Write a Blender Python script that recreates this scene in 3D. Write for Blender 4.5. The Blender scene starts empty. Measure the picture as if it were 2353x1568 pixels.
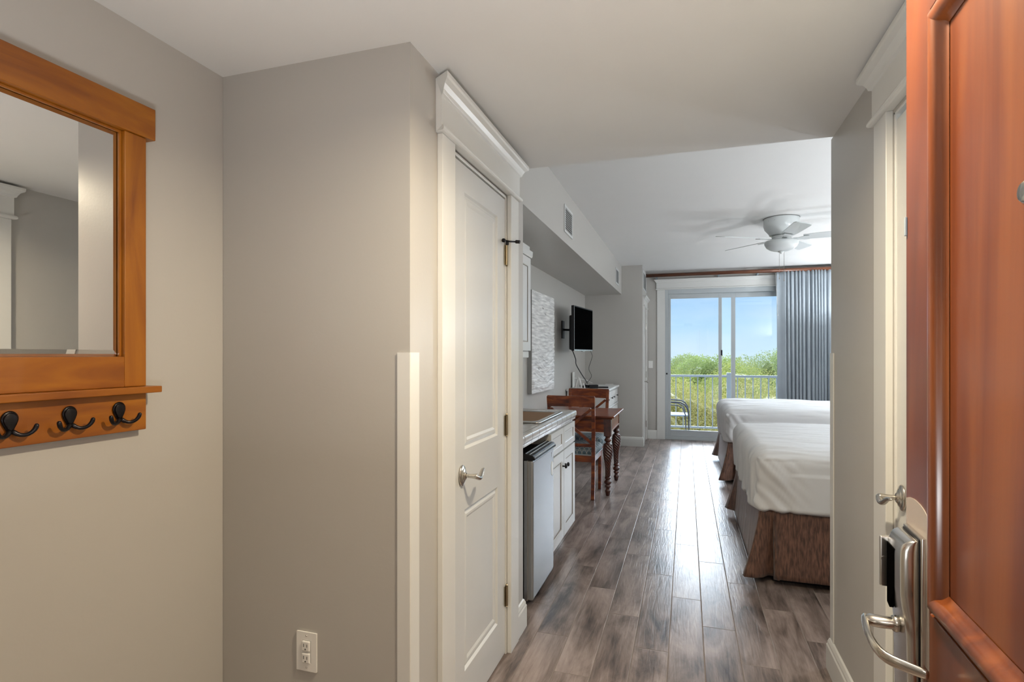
import bpy, bmesh, math, random
from mathutils import Vector, Matrix, noise
R = math.radians
sc = bpy.context.scene
col = sc.collection
random.seed(7)

# ------------------------------------------------------------------ camera, exposure
H = 1.36
cd = bpy.data.cameras.new('camera'); cam = bpy.data.objects.new('camera', cd); col.objects.link(cam)
cam.location = (0, 0, H); cam.rotation_euler = (R(90), 0, math.atan(401.5/1271))
cd.sensor_width = 36; cd.lens = 1271/2353*36; cd.shift_y = 31/2353; cd.clip_start = .02; cd.clip_end = 500
sc.camera = cam
sc.view_settings.view_transform = 'Standard'; sc.view_settings.look = 'None'
sc.view_settings.gamma = 1; sc.view_settings.use_curve_mapping = False
sc.view_settings.exposure = 0.16

# ------------------------------------------------------------------ sky
w = bpy.data.worlds.new('sky'); sc.world = w; w.use_nodes = True
N = w.node_tree.nodes; L = w.node_tree.links; N.clear()
out = N.new('ShaderNodeOutputWorld'); bg = N.new('ShaderNodeBackground'); L.new(bg.outputs[0], out.inputs[0])
tc = N.new('ShaderNodeTexCoord'); sep = N.new('ShaderNodeSeparateXYZ'); L.new(tc.outputs['Generated'], sep.inputs[0])
ramp = N.new('ShaderNodeValToRGB'); L.new(sep.outputs['Z'], ramp.inputs[0])
e = ramp.color_ramp.elements
e[0].position = 0.0; e[0].color = (.62, .83, .98, 1)
e[1].position = 1.0; e[1].color = (.75, .85, 1, 1)
for p, c in ((.045, (.50, .76, .98, 1)), (.10, (.33, .61, .95, 1)), (.16, (.50, .72, .97, 1)), (.3, (.85, .92, 1, 1))):
    k = e.new(p); k.color = c
mp = N.new('ShaderNodeMapping'); mp.inputs['Scale'].default_value = (3, 1.5, 9); L.new(tc.outputs['Generated'], mp.inputs[0])
nz = N.new('ShaderNodeTexNoise'); nz.inputs['Scale'].default_value = 1.6; nz.inputs['Detail'].default_value = 5; L.new(mp.outputs[0], nz.inputs[0])
mr = N.new('ShaderNodeMapRange'); mr.inputs[1].default_value = .35; mr.inputs[2].default_value = .85; mr.inputs[3].default_value = 0; mr.inputs[4].default_value = .6
L.new(nz.outputs[0], mr.inputs[0])
mx = N.new('ShaderNodeMixRGB'); mx.inputs[2].default_value = (.86, .93, .98, 1); L.new(mr.outputs[0], mx.inputs[0]); L.new(ramp.outputs[0], mx.inputs[1]); L.new(mx.outputs[0], bg.inputs[0])
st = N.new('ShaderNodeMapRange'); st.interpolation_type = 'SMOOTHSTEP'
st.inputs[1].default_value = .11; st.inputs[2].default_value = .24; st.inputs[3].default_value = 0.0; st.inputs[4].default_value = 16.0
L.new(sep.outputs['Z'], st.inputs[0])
lob = N.new('ShaderNodeMapRange'); lob.interpolation_type = 'SMOOTHSTEP'; L.new(sep.outputs['Y'], lob.inputs[0])   # sky boost added on the balcony side for floor glare and room light
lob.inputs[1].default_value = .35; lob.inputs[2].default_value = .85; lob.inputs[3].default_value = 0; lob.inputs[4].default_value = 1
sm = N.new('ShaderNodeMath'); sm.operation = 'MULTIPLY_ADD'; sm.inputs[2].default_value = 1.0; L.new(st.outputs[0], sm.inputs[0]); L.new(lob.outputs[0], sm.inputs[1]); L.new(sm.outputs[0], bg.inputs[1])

# ------------------------------------------------------------------ lights
def light(name, typ, loc, power, color, size=.2, rot=(0, 0, 0), sy=None, **k):
    d = bpy.data.lights.new(name, typ); d.energy = power; d.color = color
    if typ == 'AREA':
        d.size = size
        if sy: d.shape = 'RECTANGLE'; d.size_y = sy
    elif typ == 'SUN': d.angle = size
    else: d.shadow_soft_size = size
    o = bpy.data.objects.new(name, d); col.objects.link(o); o.location = loc; o.rotation_euler = rot
    for a, b in k.items(): setattr(d, a, b)
    return o
light('sun', 'SUN', (0, -5, 30), 1.7, (1, .95, .85), R(1), (R(48), 0, R(-25)))
po = light('window_portal', 'AREA', (.9, 9.28, 1.2), 1, (1, 1, 1), 2.6, (R(-90), 0, 0), 2.4); po.data.cycles.is_portal = True
light('foyer_ceiling_bulb', 'AREA', (.04, 1.13, 2.215), 31, (1, .84, .60), .08, (R(-6), 0, 0), .08)
light('corridor_fill', 'AREA', (-.1, -.9, 2.2), 10, (1, .92, .82), .5, (0, 0, 0), .5)  # unseen light added in the corridor behind the camera, without a fixture
light('flash_fill', 'AREA', (-.22, .10, .95), 19, (.97, .98, .98), .4, (R(183), 0, 0), .35)  # unseen uplight added to brighten the hall ceiling, standing in for bounced flash
light('near_uplight_fill', 'POINT', (2.22, 3.02, 1.80), 62, (.88, .94, 1), .05)  # both floor lamp lights are unseen fill added for the bedroom
light('far_uplight_fill', 'POINT', (2.25, 8.35, 1.80), 50, (.88, .94, 1), .05)
light('bedside_bulb', 'POINT', (2.22, 5.95, 1.30), 27, (.92, .96, 1), .07)
light('near_wall_fill', 'POINT', (2.42, 4.31, 1.62), 50, (.88, .94, 1), .06)  # both sconce lights are unseen fill added from the bed wall
light('far_wall_fill', 'POINT', (2.42, 6.94, 1.62), 50, (.88, .94, 1), .06)

# ------------------------------------------------------------------ materials
def new_mat(name):
    m = bpy.data.materials.new(name); m.use_nodes = True
    return m, m.node_tree.nodes, m.node_tree.links, m.node_tree.nodes['Principled BSDF']
def plain(name, c, rough=.5, metal=0, var=.04, vs=6, bump=0, bs=200, spec=.5, coat=0):
    m, n, l, b = new_mat(name)
    b.inputs['Roughness'].default_value = rough; b.inputs['Metallic'].default_value = metal
    b.inputs['Specular IOR Level'].default_value = spec; b.inputs['Coat Weight'].default_value = coat
    b.inputs['Coat Roughness'].default_value = .12
    t = n.new('ShaderNodeTexCoord'); z = n.new('ShaderNodeTexNoise'); z.inputs['Scale'].default_value = vs; z.inputs['Detail'].default_value = 3
    l.new(t.outputs['Object'], z.inputs[0])
    x = n.new('ShaderNodeMixRGB'); x.inputs[1].default_value = tuple(v*(1-var) for v in c)+(1,); x.inputs[2].default_value = tuple(min(1, v*(1+var)) for v in c)+(1,)
    l.new(z.outputs[0], x.inputs[0]); l.new(x.outputs[0], b.inputs['Base Color'])
    if bump:
        z2 = n.new('ShaderNodeTexNoise'); z2.inputs['Scale'].default_value = bs; z2.inputs['Detail'].default_value = 2; l.new(t.outputs['Object'], z2.inputs[0])
        bp = n.new('ShaderNodeBump'); bp.inputs['Strength'].default_value = bump; bp.inputs['Distance'].default_value = .002
        l.new(z2.outputs[0], bp.inputs['Height']); l.new(bp.outputs[0], b.inputs['Normal'])
    return m
def wood(name, cols, scale=(1.2, 1.2, 14), rough=.35, coat=.3, ns=3.0, pos=(.3, .5, .72)):
    """grain runs along the axis with the small scale"""
    m, n, l, b = new_mat(name)
    t = n.new('ShaderNodeTexCoord'); mp = n.new('ShaderNodeMapping'); mp.inputs['Scale'].default_value = scale; l.new(t.outputs['Object'], mp.inputs[0])
    z = n.new('ShaderNodeTexNoise'); z.inputs['Scale'].default_value = ns; z.inputs['Detail'].default_value = 6; z.inputs['Distortion'].default_value = .8; l.new(mp.outputs[0], z.inputs[0])
    r = n.new('ShaderNodeValToRGB'); l.new(z.outputs[0], r.inputs[0]); e = r.color_ramp.elements
    e[0].position = pos[0]; e[0].color = cols[0]+(1,); e[1].position = pos[2]; e[1].color = cols[2]+(1,)
    k = e.new(pos[1]); k.color = cols[1]+(1,)
    l.new(r.outputs[0], b.inputs['Base Color']); b.inputs['Roughness'].default_value = rough
    b.inputs['Coat Weight'].default_value = coat; b.inputs['Coat Roughness'].default_value = .2
    bp = n.new('ShaderNodeBump'); bp.inputs['Strength'].default_value = .12; bp.inputs['Distance'].default_value = .002
    l.new(z.outputs[0], bp.inputs['Height']); l.new(bp.outputs[0], b.inputs['Normal'])
    return m
M = {}
M['wall'] = plain('greige wall paint', (.472, .455, .425), .35, bump=.10, bs=90, var=.02, vs=2)
M['ceiling'] = plain('flat white ceiling paint', (.74, .735, .72), .8, var=.015, bump=.1, bs=120)
M['trim'] = plain('semi gloss white trim paint', (.70, .70, .675), .28, var=.02)
M['door_white'] = plain('semi gloss white door paint', (.66, .67, .66), .22, var=.02, bump=.05, bs=60)
M['honey'] = wood('honey maple stain', ((.17, .042, .002), (.27, .082, .003), (.37, .13, .006)), (7, 1.2, 7), .42, .12, 2.2)
M['honey_v'] = wood('honey maple stain upright', ((.19, .050, .002), (.28, .088, .003), (.37, .13, .006)), (9, 9, 1.2), .42, .12, 2.0)
M['entry'] = wood('reddish cherry door veneer', ((.080, .016, .003), (.135, .030, .005), (.21, .058, .008)), (7, 7, .5), .30, .5, 2.2)
M['entry_mold'] = wood('dark cherry moulding', ((.085, .020, .005), (.14, .034, .007), (.21, .06, .014)), (14, 14, 1.0), .28, .4, 2.0)
M['mahogany'] = wood('reddish mahogany', ((.045, .006, .001), (.16, .026, .003), (.31, .080, .010)), (2.2, 9, 9), .36, .25, 2.5)
M['mahogany_dark'] = wood('dark turned mahogany', ((.03, .007, .003), (.06, .012, .005), (.10, .022, .008)), (6, 6, 6), .28, .6, 2.5)
M['rod'] = wood('walnut stained rod', ((.05, .013, .005), (.12, .035, .012), (.18, .06, .02)), (1.5, 12, 12), .35, .3, 3)
M['mirror'] = plain('mirror silvering', (.86, .87, .87), .0, 1, 0)
M['bronze'] = plain('oil rubbed bronze', (.02, .018, .02), .3, .7, .3, 60)
M['black'] = plain('black plastic', (.010, .010, .012), .45, spec=.3)
M['screen'] = plain('glossy dark screen', (.002, .002, .002), .6, var=0, spec=0)
M['nickel'] = plain('brushed satin nickel', (.55, .52, .47), .22, 1, .1, 30)
M['steel'] = plain('brushed stainless lock case', (.60, .58, .55), .25, 1, .08, 40)
M['brass'] = plain('antique brass hinge', (.36, .30, .20), .35, 1, .15, 40)
M['fridge'] = plain('silver painted fridge door', (.36, .37, .38), .25, .6, .12, 3)
M['cabinet'] = plain('white glazed cabinet paint', (.66, .66, .64), .35, var=.06, vs=4)
M['cabinet_glaze'] = plain('brown glaze in cabinet groove', (.20, .16, .11), .5)
M['dresser'] = plain('white painted dresser', (.68, .68, .66), .4)
M['white_plastic'] = plain('white plastic', (.82, .81, .78), .35)
M['sheet'] = plain('white cotton sheet', (.69, .70, .71), .85, var=.02, bump=.2, bs=400, spec=.2)
M['fan'] = plain('glossy white fan enamel', (.66, .69, .69), .25)
M['bowl'] = plain('frosted glass bowl', (.62, .65, .65), .35)
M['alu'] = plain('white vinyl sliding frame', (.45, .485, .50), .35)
M['rail'] = plain('grey painted railing', (.25, .30, .34), .45)
M['chair_metal'] = plain('dark grey patio metal', (.045, .055, .075), .4, .3)
M['sling'] = plain('blue grey sling mesh', (.25, .32, .42), .7)
M['dark'] = plain('dark cloth base', (.012, .012, .013), .9)
M['sink'] = plain('brushed sink steel', (.62, .60, .57), .28, 1)
M['sink_bowl'] = plain('brown tinted sink basin', (.50, .36, .26), .35, .8)
M['decor'] = plain('white glazed ceramic', (.8, .8, .77), .35)
M['concrete'] = plain('balcony concrete', (.45, .44, .42), .8, bump=.3)
M['grass'] = plain('ground grass', (.10, .16, .03), .9, var=.4, vs=.6)
M['bark'] = plain('tree bark', (.10, .07, .045), .9, var=.4, vs=3, bump=.8, bs=20)
M['headboard'] = wood('headboard mahogany', ((.055, .010, .003), (.13, .024, .006), (.20, .045, .010)), (6, 1, 6), .3, .5, 2.5)
M['louver'] = plain('white louver enamel', (.62, .63, .62), .45)
M['vent_dark'] = plain('dark duct behind grille', (.10, .10, .10), .7)

def emis(name, c, s):
    m, n, l, b = new_mat(name)
    b.inputs['Base Color'].default_value = c+(1,); b.inputs['Emission Color'].default_value = c+(1,); b.inputs['Emission Strength'].default_value = s
    return m
M['shade'] = emis('lit linen lamp shade', (.9, .82, .7), 1.2)

def glass_mat():
    m, n, l, b = new_mat('clear window glass'); n.remove(b)
    o = n['Material Output']; tr = n.new('ShaderNodeBsdfTransparent'); tr.inputs[0].default_value = (.97, .98, .985, 1)
    g = n.new('ShaderNodeBsdfGlossy'); g.inputs['Roughness'].default_value = .01; lw = n.new('ShaderNodeFresnel'); lw.inputs[0].default_value = 1.45
    x = n.new('ShaderNodeMixShader'); l.new(lw.outputs[0], x.inputs[0]); l.new(tr.outputs[0], x.inputs[1]); l.new(g.outputs[0], x.inputs[2]); l.new(x.outputs[0], o.inputs[0])
    return m
M['glass'] = glass_mat()
def plate_mat():
    m, n, l, b = new_mat('scratched clear acrylic plate'); o = n['Material Output']
    b.inputs['Base Color'].default_value = (.75, .68, .6, 1); b.inputs['Roughness'].default_value = .2
    tr = n.new('ShaderNodeBsdfTransparent'); x = n.new('ShaderNodeMixShader'); x.inputs[0].default_value = .35
    l.new(tr.outputs[0], x.inputs[1]); l.new(b.outputs[0], x.inputs[2]); l.new(x.outputs[0], o.inputs[0])
    return m
M['plate'] = plate_mat()

class NB:
    """small helper for node maths"""
    def __init__(s, nt): s.n = nt.nodes; s.l = nt.links
    def m(s, op, a, b=None, c=None):
        x = s.n.new('ShaderNodeMath'); x.operation = op
        for i, v in enumerate((a, b, c)):
            if v is None: continue
            if isinstance(v, (int, float)): x.inputs[i].default_value = v
            else: s.l.new(v, x.inputs[i])
        return x.outputs[0]
def floor_mat():
    m, n, l, b = new_mat('wood look plank tile'); q = NB(m.node_tree)
    t = n.new('ShaderNodeTexCoord'); s = n.new('ShaderNodeSeparateXYZ'); l.new(t.outputs['Object'], s.inputs[0])
    X = q.m('DIVIDE', q.m('ADD', s.outputs[0], .08), .155); row = q.m('FLOOR', X); fx = q.m('SUBTRACT', X, row)
    Y = q.m('DIVIDE', q.m('ADD', q.m('SUBTRACT', s.outputs[1], 3.228), q.m('MULTIPLY', row, .3033)), .91); cy = q.m('FLOOR', Y); fy = q.m('SUBTRACT', Y, cy)
    dx = q.m('MULTIPLY', q.m('MINIMUM', fx, q.m('SUBTRACT', 1, fx)), .155); dy = q.m('MULTIPLY', q.m('MINIMUM', fy, q.m('SUBTRACT', 1, fy)), .91)
    dd = q.m('MINIMUM', dx, dy)
    g = q.m('LESS_THAN', dd, .0021)
    comb = n.new('ShaderNodeCombineXYZ'); l.new(row, comb.inputs[0]); l.new(cy, comb.inputs[1])
    wn = n.new('ShaderNodeTexWhiteNoise'); wn.noise_dimensions = '3D'; l.new(comb.outputs[0], wn.inputs[0])
    # per plank shifted coordinates
    c2 = n.new('ShaderNodeCombineXYZ'); l.new(q.m('MULTIPLY', s.outputs[0], 7), c2.inputs[0]); l.new(q.m('MULTIPLY', s.outputs[1], 2.0), c2.inputs[1]); l.new(q.m('MULTIPLY', wn.outputs[0], 40), c2.inputs[2])
    z1 = n.new('ShaderNodeTexNoise'); z1.inputs['Scale'].default_value = 1.15; z1.inputs['Detail'].default_value = 6; z1.inputs['Roughness'].default_value = .62; z1.inputs['Distortion'].default_value = .5; l.new(c2.outputs[0], z1.inputs[0])
    c3 = n.new('ShaderNodeCombineXYZ'); l.new(q.m('MULTIPLY', s.outputs[0], 60), c3.inputs[0]); l.new(q.m('MULTIPLY', s.outputs[1], 4.5), c3.inputs[1]); l.new(q.m('MULTIPLY', wn.outputs[0], 40), c3.inputs[2])
    z2 = n.new('ShaderNodeTexNoise'); z2.inputs['Scale'].default_value = 1.0; z2.inputs['Detail'].default_value = 4; z2.inputs['Distortion'].default_value = 1.2; l.new(c3.outputs[0], z2.inputs[0])
    r = n.new('ShaderNodeValToRGB'); e = r.color_ramp.elements
    e[0].position = .33; e[0].color = (.042, .031, .027, 1); e[1].position = .68; e[1].color = (.42, .345, .315, 1)
    k = e.new(.47); k.color = (.20, .155, .136, 1); k = e.new(.56); k.color = (.31, .247, .222, 1)
    mixv = q.m('ADD', q.m('ADD', q.m('MULTIPLY', z1.outputs[0], .78), q.m('MULTIPLY', z2.outputs[0], .22)), q.m('MULTIPLY', q.m('SUBTRACT', wn.outputs[0], .5), .06))
    l.new(mixv, r.inputs[0])
    x = n.new('ShaderNodeMixRGB'); x.inputs[2].default_value = (.26, .22, .195, 1); l.new(g, x.inputs[0]); l.new(r.outputs[0], x.inputs[1]); l.new(x.outputs[0], b.inputs['Base Color'])
    b.inputs['Specular IOR Level'].default_value = .55
    l.new(q.m('ADD', .28, q.m('MULTIPLY', g, .65)), b.inputs['Roughness']); l.new(q.m('SUBTRACT', .5, q.m('MULTIPLY', g, .48)), b.inputs['Specular IOR Level'])
    hgt = q.m('ADD', q.m('MULTIPLY', q.m('MINIMUM', dd, .003), 260), q.m('ADD', q.m('MULTIPLY', z2.outputs[0], .75), q.m('MULTIPLY', z1.outputs[0], .25)))
    bp = n.new('ShaderNodeBump'); bp.inputs['Strength'].default_value = .45; bp.inputs['Distance'].default_value = .0028; l.new(hgt, bp.inputs['Height']); l.new(bp.outputs[0], b.inputs['Normal'])
    return m
M['floor'] = floor_mat()
def tile_mat(name, c, ax, step, off, gap=.0018, grout=(.30, .29, .28), rough=.15):
    m, n, l, b = new_mat(name); q = NB(m.node_tree)
    t = n.new('ShaderNodeTexCoord'); s = n.new('ShaderNodeSeparateXYZ'); l.new(t.outputs['Object'], s.inputs[0])
    ds = []
    for a, o in zip(ax, off):
        v = q.m('DIVIDE', q.m('ADD', s.outputs[a], o), step); f = q.m('FRACT', v)
        ds.append(q.m('MULTIPLY', q.m('MINIMUM', f, q.m('SUBTRACT', 1, f)), step))
    d = ds[0] if len(ds) == 1 else q.m('MINIMUM', ds[0], ds[1])
    g = q.m('LESS_THAN', d, gap)
    x = n.new('ShaderNodeMixRGB'); x.inputs[1].default_value = c+(1,); x.inputs[2].default_value = grout+(1,); l.new(g, x.inputs[0]); l.new(x.outputs[0], b.inputs['Base Color'])
    b.inputs['Roughness'].default_value = rough
    bp = n.new('ShaderNodeBump'); bp.inputs['Strength'].default_value = .6; bp.inputs['Distance'].default_value = .003
    l.new(q.m('MULTIPLY', q.m('MINIMUM', d, .004), 250), bp.inputs['Height']); l.new(bp.outputs[0], b.inputs['Normal'])
    return m
M['counter'] = tile_mat('pale grey counter tile', (.52, .51, .49), (0, 1), .15, (.0, .05))
M['counter_edge'] = tile_mat('counter edge tile', (.58, .57, .56), (1,), .15, (.05,), gap=.0026, grout=(.10, .10, .10), rough=.1)
def fabric_pattern():
    m, n, l, b = new_mat('teal cushion fabric with linked rings'); q = NB(m.node_tree)
    t = n.new('ShaderNodeTexCoord'); s = n.new('ShaderNodeSeparateXYZ'); l.new(t.outputs['Object'], s.inputs[0])
    P = .046
    vy = q.m('ADD', s.outputs[1], s.outputs[2])
    u = q.m('DIVIDE', s.outputs[0], P); v = q.m('DIVIDE', vy, P*.92)
    row = q.m('FLOOR', v); u2 = q.m('ADD', u, q.m('MULTIPLY', row, .5))
    fu = q.m('SUBTRACT', q.m('FRACT', u2), .5); fv = q.m('SUBTRACT', q.m('FRACT', v), .5)
    d = q.m('SQRT', q.m('ADD', q.m('MULTIPLY', fu, fu), q.m('MULTIPLY', fv, fv)))
    ring = q.m('LESS_THAN', q.m('ABSOLUTE', q.m('SUBTRACT', d, .44)), .05)
    x = n.new('ShaderNodeMixRGB'); x.inputs[1].default_value = (.10, .155, .19, 1); x.inputs[2].default_value = (.50, .50, .46, 1)
    l.new(ring, x.inputs[0]); l.new(x.outputs[0], b.inputs['Base Color']); b.inputs['Roughness'].default_value = .8
    return m
M['cushion'] = fabric_pattern()
def cloth_mat(name, c1, c2, sc_, rough=.7, sheen=.3, spec=.3):
    m, n, l, b = new_mat(name)
    t = n.new('ShaderNodeTexCoord'); mp = n.new('ShaderNodeMapping'); mp.inputs['Scale'].default_value = sc_; l.new(t.outputs['Object'], mp.inputs[0])
    z = n.new('ShaderNodeTexNoise'); z.inputs['Scale'].default_value = 1; z.inputs['Detail'].default_value = 5; l.new(mp.outputs[0], z.inputs[0])
    r = n.new('ShaderNodeValToRGB'); e = r.color_ramp.elements; e[0].position = .35; e[1].position = .66; e[0].color = c1+(1,); e[1].color = c2+(1,)
    l.new(z.outputs[0], r.inputs[0]); l.new(r.outputs[0], b.inputs['Base Color']); b.inputs['Roughness'].default_value = rough
    b.inputs['Sheen Weight'].default_value = sheen; b.inputs['Specular IOR Level'].default_value = spec
    bp = n.new('ShaderNodeBump'); bp.inputs['Strength'].default_value = .5; bp.inputs['Distance'].default_value = .003; l.new(z.outputs[0], bp.inputs['Height']); l.new(bp.outputs[0], b.inputs['Normal'])
    return m
M['skirt'] = cloth_mat('brown slubbed bed skirt cloth', (.060, .030, .022), (.20, .098, .064), (110, 110, 16), .5, .2, .5)
M['curtain'] = cloth_mat('grey blue curtain cloth', (.27, .305, .335), (.32, .36, .39), (4, 4, 2), .8, .1, .2)
def leaf_mat(name, a, b_):
    m, n, l, b = new_mat(name)
    t = n.new('ShaderNodeTexCoord'); z = n.new('ShaderNodeTexNoise'); z.inputs['Scale'].default_value = 2.4; z.inputs['Detail'].default_value = 8; z.inputs['Roughness'].default_value = .75; l.new(t.outputs['Object'], z.inputs[0])
    r = n.new('ShaderNodeValToRGB'); e = r.color_ramp.elements; e[0].position = .36; e[1].position = .62; e[0].color = a+(1,); e[1].color = b_+(1,); l.new(z.outputs[0], r.inputs[0])
    l.new(r.outputs[0], b.inputs['Base Color']); b.inputs['Roughness'].default_value = .55; b.inputs['Specular IOR Level'].default_value = .25
    tl = n.new('ShaderNodeBsdfTranslucent'); l.new(r.outputs[0], tl.inputs[0]); x = n.new('ShaderNodeMixShader'); x.inputs[0].default_value = .35
    l.new(b.outputs[0], x.inputs[1]); l.new(tl.outputs[0], x.inputs[2]); l.new(x.outputs[0], n['Material Output'].inputs[0])
    return m
M['leaf_near'] = leaf_mat('olive oak leaves', (.13, .15, .035), (.52, .48, .18))
M['leaf_pine'] = leaf_mat('fresh green pine needles', (.20, .26, .05), (.44, .48, .12))
M['leaf_far'] = leaf_mat('hazy green far foliage', (.17, .25, .09), (.34, .42, .16))

# ------------------------------------------------------------------ object helpers
MW = {}
def tag(o, label=None, cat=None, group=None, kind=None):
    if label: o['label'] = label
    if cat: o['category'] = cat
    if group: o['group'] = group
    if kind: o['kind'] = kind
    return o
def thing(name, loc, label, cat, rz=0, group=None, kind=None):
    o = bpy.data.objects.new(name, None); col.objects.link(o); o.location = loc; o.rotation_euler = (0, 0, rz)
    o.empty_display_size = .1
    MW[o.name] = Matrix.Translation(loc) @ Matrix.Rotation(rz, 4, 'Z')
    return tag(o, label, cat, group, kind)
class B:
    def __init__(s): s.bm = bmesh.new()
    def face(s, pts):
        vs = [s.bm.verts.new(p) for p in pts]
        try: return s.bm.faces.new(vs)
        except ValueError: return None
    def box(s, x0, x1, y0, y1, z0, z1):
        v = [s.bm.verts.new((x, y, z)) for x in (x0, x1) for y in (y0, y1) for z in (z0, z1)]
        for f in ((0, 1, 3, 2), (4, 6, 7, 5), (0, 4, 5, 1), (2, 3, 7, 6), (0, 2, 6, 4), (1, 5, 7, 3)): s.bm.faces.new([v[i] for i in f])
        return s
    def bar(s, p0, p1, w, d, up=(0, 0, 1)):
        p0 = Vector(p0); p1 = Vector(p1); a = (p1-p0).normalized(); u = Vector(up)
        sx = a.cross(u)
        if sx.length < 1e-4: sx = a.cross(Vector((0, 1, 0)))
        sx.normalize(); sy = a.cross(sx).normalized()
        v = []
        for p in (p0, p1):
            for i, j in ((-1, -1), (1, -1), (1, 1), (-1, 1)): v.append(s.bm.verts.new(p+sx*w/2*i+sy*d/2*j))
        for f in ((0, 1, 2, 3), (7, 6, 5, 4), (0, 4, 5, 1), (1, 5, 6, 2), (2, 6, 7, 3), (3, 7, 4, 0)): s.bm.faces.new([v[i] for i in f])
        return s
    def tube(s, pts, r, n=10, flat=None, cap=True, ph=0):
        pts = [Vector(p) for p in pts]; rs = r if isinstance(r, (list, tuple)) else [r]*len(pts)
        prev = None; rings = []
        for i, p in enumerate(pts):
            a = (pts[min(i+1, len(pts)-1)]-pts[max(i-1, 0)]).normalized()
            if prev is None:
                ref = Vector((0, 0, 1)) if abs(a.z) < .9 else Vector((1, 0, 0)); u = a.cross(ref).normalized()
            else:
                u = (prev-a*prev.dot(a)).normalized()
            prev = u; v = a.cross(u).normalized()
            k = flat or (1, 1)
            rings.append([s.bm.verts.new(p+u*rs[i]*k[0]*math.cos(ph+2*math.pi*j/n)+v*rs[i]*k[1]*math.sin(ph+2*math.pi*j/n)) for j in range(n)])
        for a, b in zip(rings, rings[1:]):
            for j in range(n): s.bm.faces.new((a[j], a[(j+1) % n], b[(j+1) % n], b[j]))
        if cap: s.bm.faces.new(rings[0][::-1]); s.bm.faces.new(rings[-1])
        return s
    def lathe(s, prof, c=(0, 0, 0), n=32, axis='Z', sx=1, sy=1, rad=None):
        """prof list of (r,h) along axis; rad(theta,h,r) optional radius function"""
        c = Vector(c); rings = []
        for r, h in prof:
            ring = []
            for j in range(n):
                t = 2*math.pi*j/n; rr = rad(t, h, r) if rad else r
                x, y = rr*math.cos(t)*sx, rr*math.sin(t)*sy
                p = {'Z': (x, y, h), 'X': (h, x, y), 'Y': (x, h, y)}[axis]
                ring.append(s.bm.verts.new(c+Vector(p)))
            rings.append(ring)
        for a, b in zip(rings, rings[1:]):
            for j in range(n): s.bm.faces.new((a[j], a[(j+1) % n], b[(j+1) % n], b[j]))
        s.bm.faces.new(rings[0][::-1]); s.bm.faces.new(rings[-1])
        return s
    def prism(s, poly, f, d0, d1):
        """poly in 2d (a,b), f(a,b,d)->xyz"""
        A = [s.bm.verts.new(f(a, b, d0)) for a, b in poly]; Bv = [s.bm.verts.new(f(a, b, d1)) for a, b in poly]; n = len(poly)
        s.bm.faces.new(A[::-1]); s.bm.faces.new(Bv)
        for i in range(n): s.bm.faces.new((A[i], A[(i+1) % n], Bv[(i+1) % n], Bv[i]))
        return s
    def build(s, name, mat, parent=None, sub=0, bevel=0, smooth=False, seg=2, world=True, kind=None, label=None, cat=None, group=None, origin=None, recalc=True):
        if recalc: bmesh.ops.recalc_face_normals(s.bm, faces=s.bm.faces[:])
        if parent is not None:
            if world: s.bm.transform(MW[parent.name].inverted())
            base = MW[parent.name] if world else MW[parent.name]
        else:
            if origin is None:
                xs = [v.co for v in s.bm.verts]
                origin = Vector(((min(v.x for v in xs)+max(v.x for v in xs))/2, (min(v.y for v in xs)+max(v.y for v in xs))/2, min(v.z for v in xs)))
            origin = Vector(origin); s.bm.transform(Matrix.Translation(-origin)); base = Matrix.Translation(origin)
        me = bpy.data.meshes.new(name); s.bm.to_mesh(me); s.bm.free()
        for f in me.polygons: f.use_smooth = smooth
        o = bpy.data.objects.new(name, me); col.objects.link(o); me.materials.append(M[mat] if isinstance(mat, str) else mat)
        if parent is not None: o.parent = parent
        else: o.location = origin
        MW[o.name] = base.copy()
        if sub: q_ = o.modifiers.new('subsurf', 'SUBSURF'); q_.levels = sub; q_.render_levels = sub
        if bevel:
            b = o.modifiers.new('bevel', 'BEVEL'); b.width = bevel; b.segments = seg; b.limit_method = 'ANGLE'; b.angle_limit = R(35); b.harden_normals = False
        tag(o, label, cat, group, kind)
        return o
def struct(name, bm, mat, label, cat, **k):
    return bm.build(name, mat, None, kind='structure', label=label, cat=cat, **k)
def copy_tree(o, parent=None):
    c = o.copy(); col.objects.link(c); c.parent = parent
    if parent is None: MW[c.name] = MW[o.name]
    for ch in list(o.children): copy_tree(ch, c)
    return c
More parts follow.
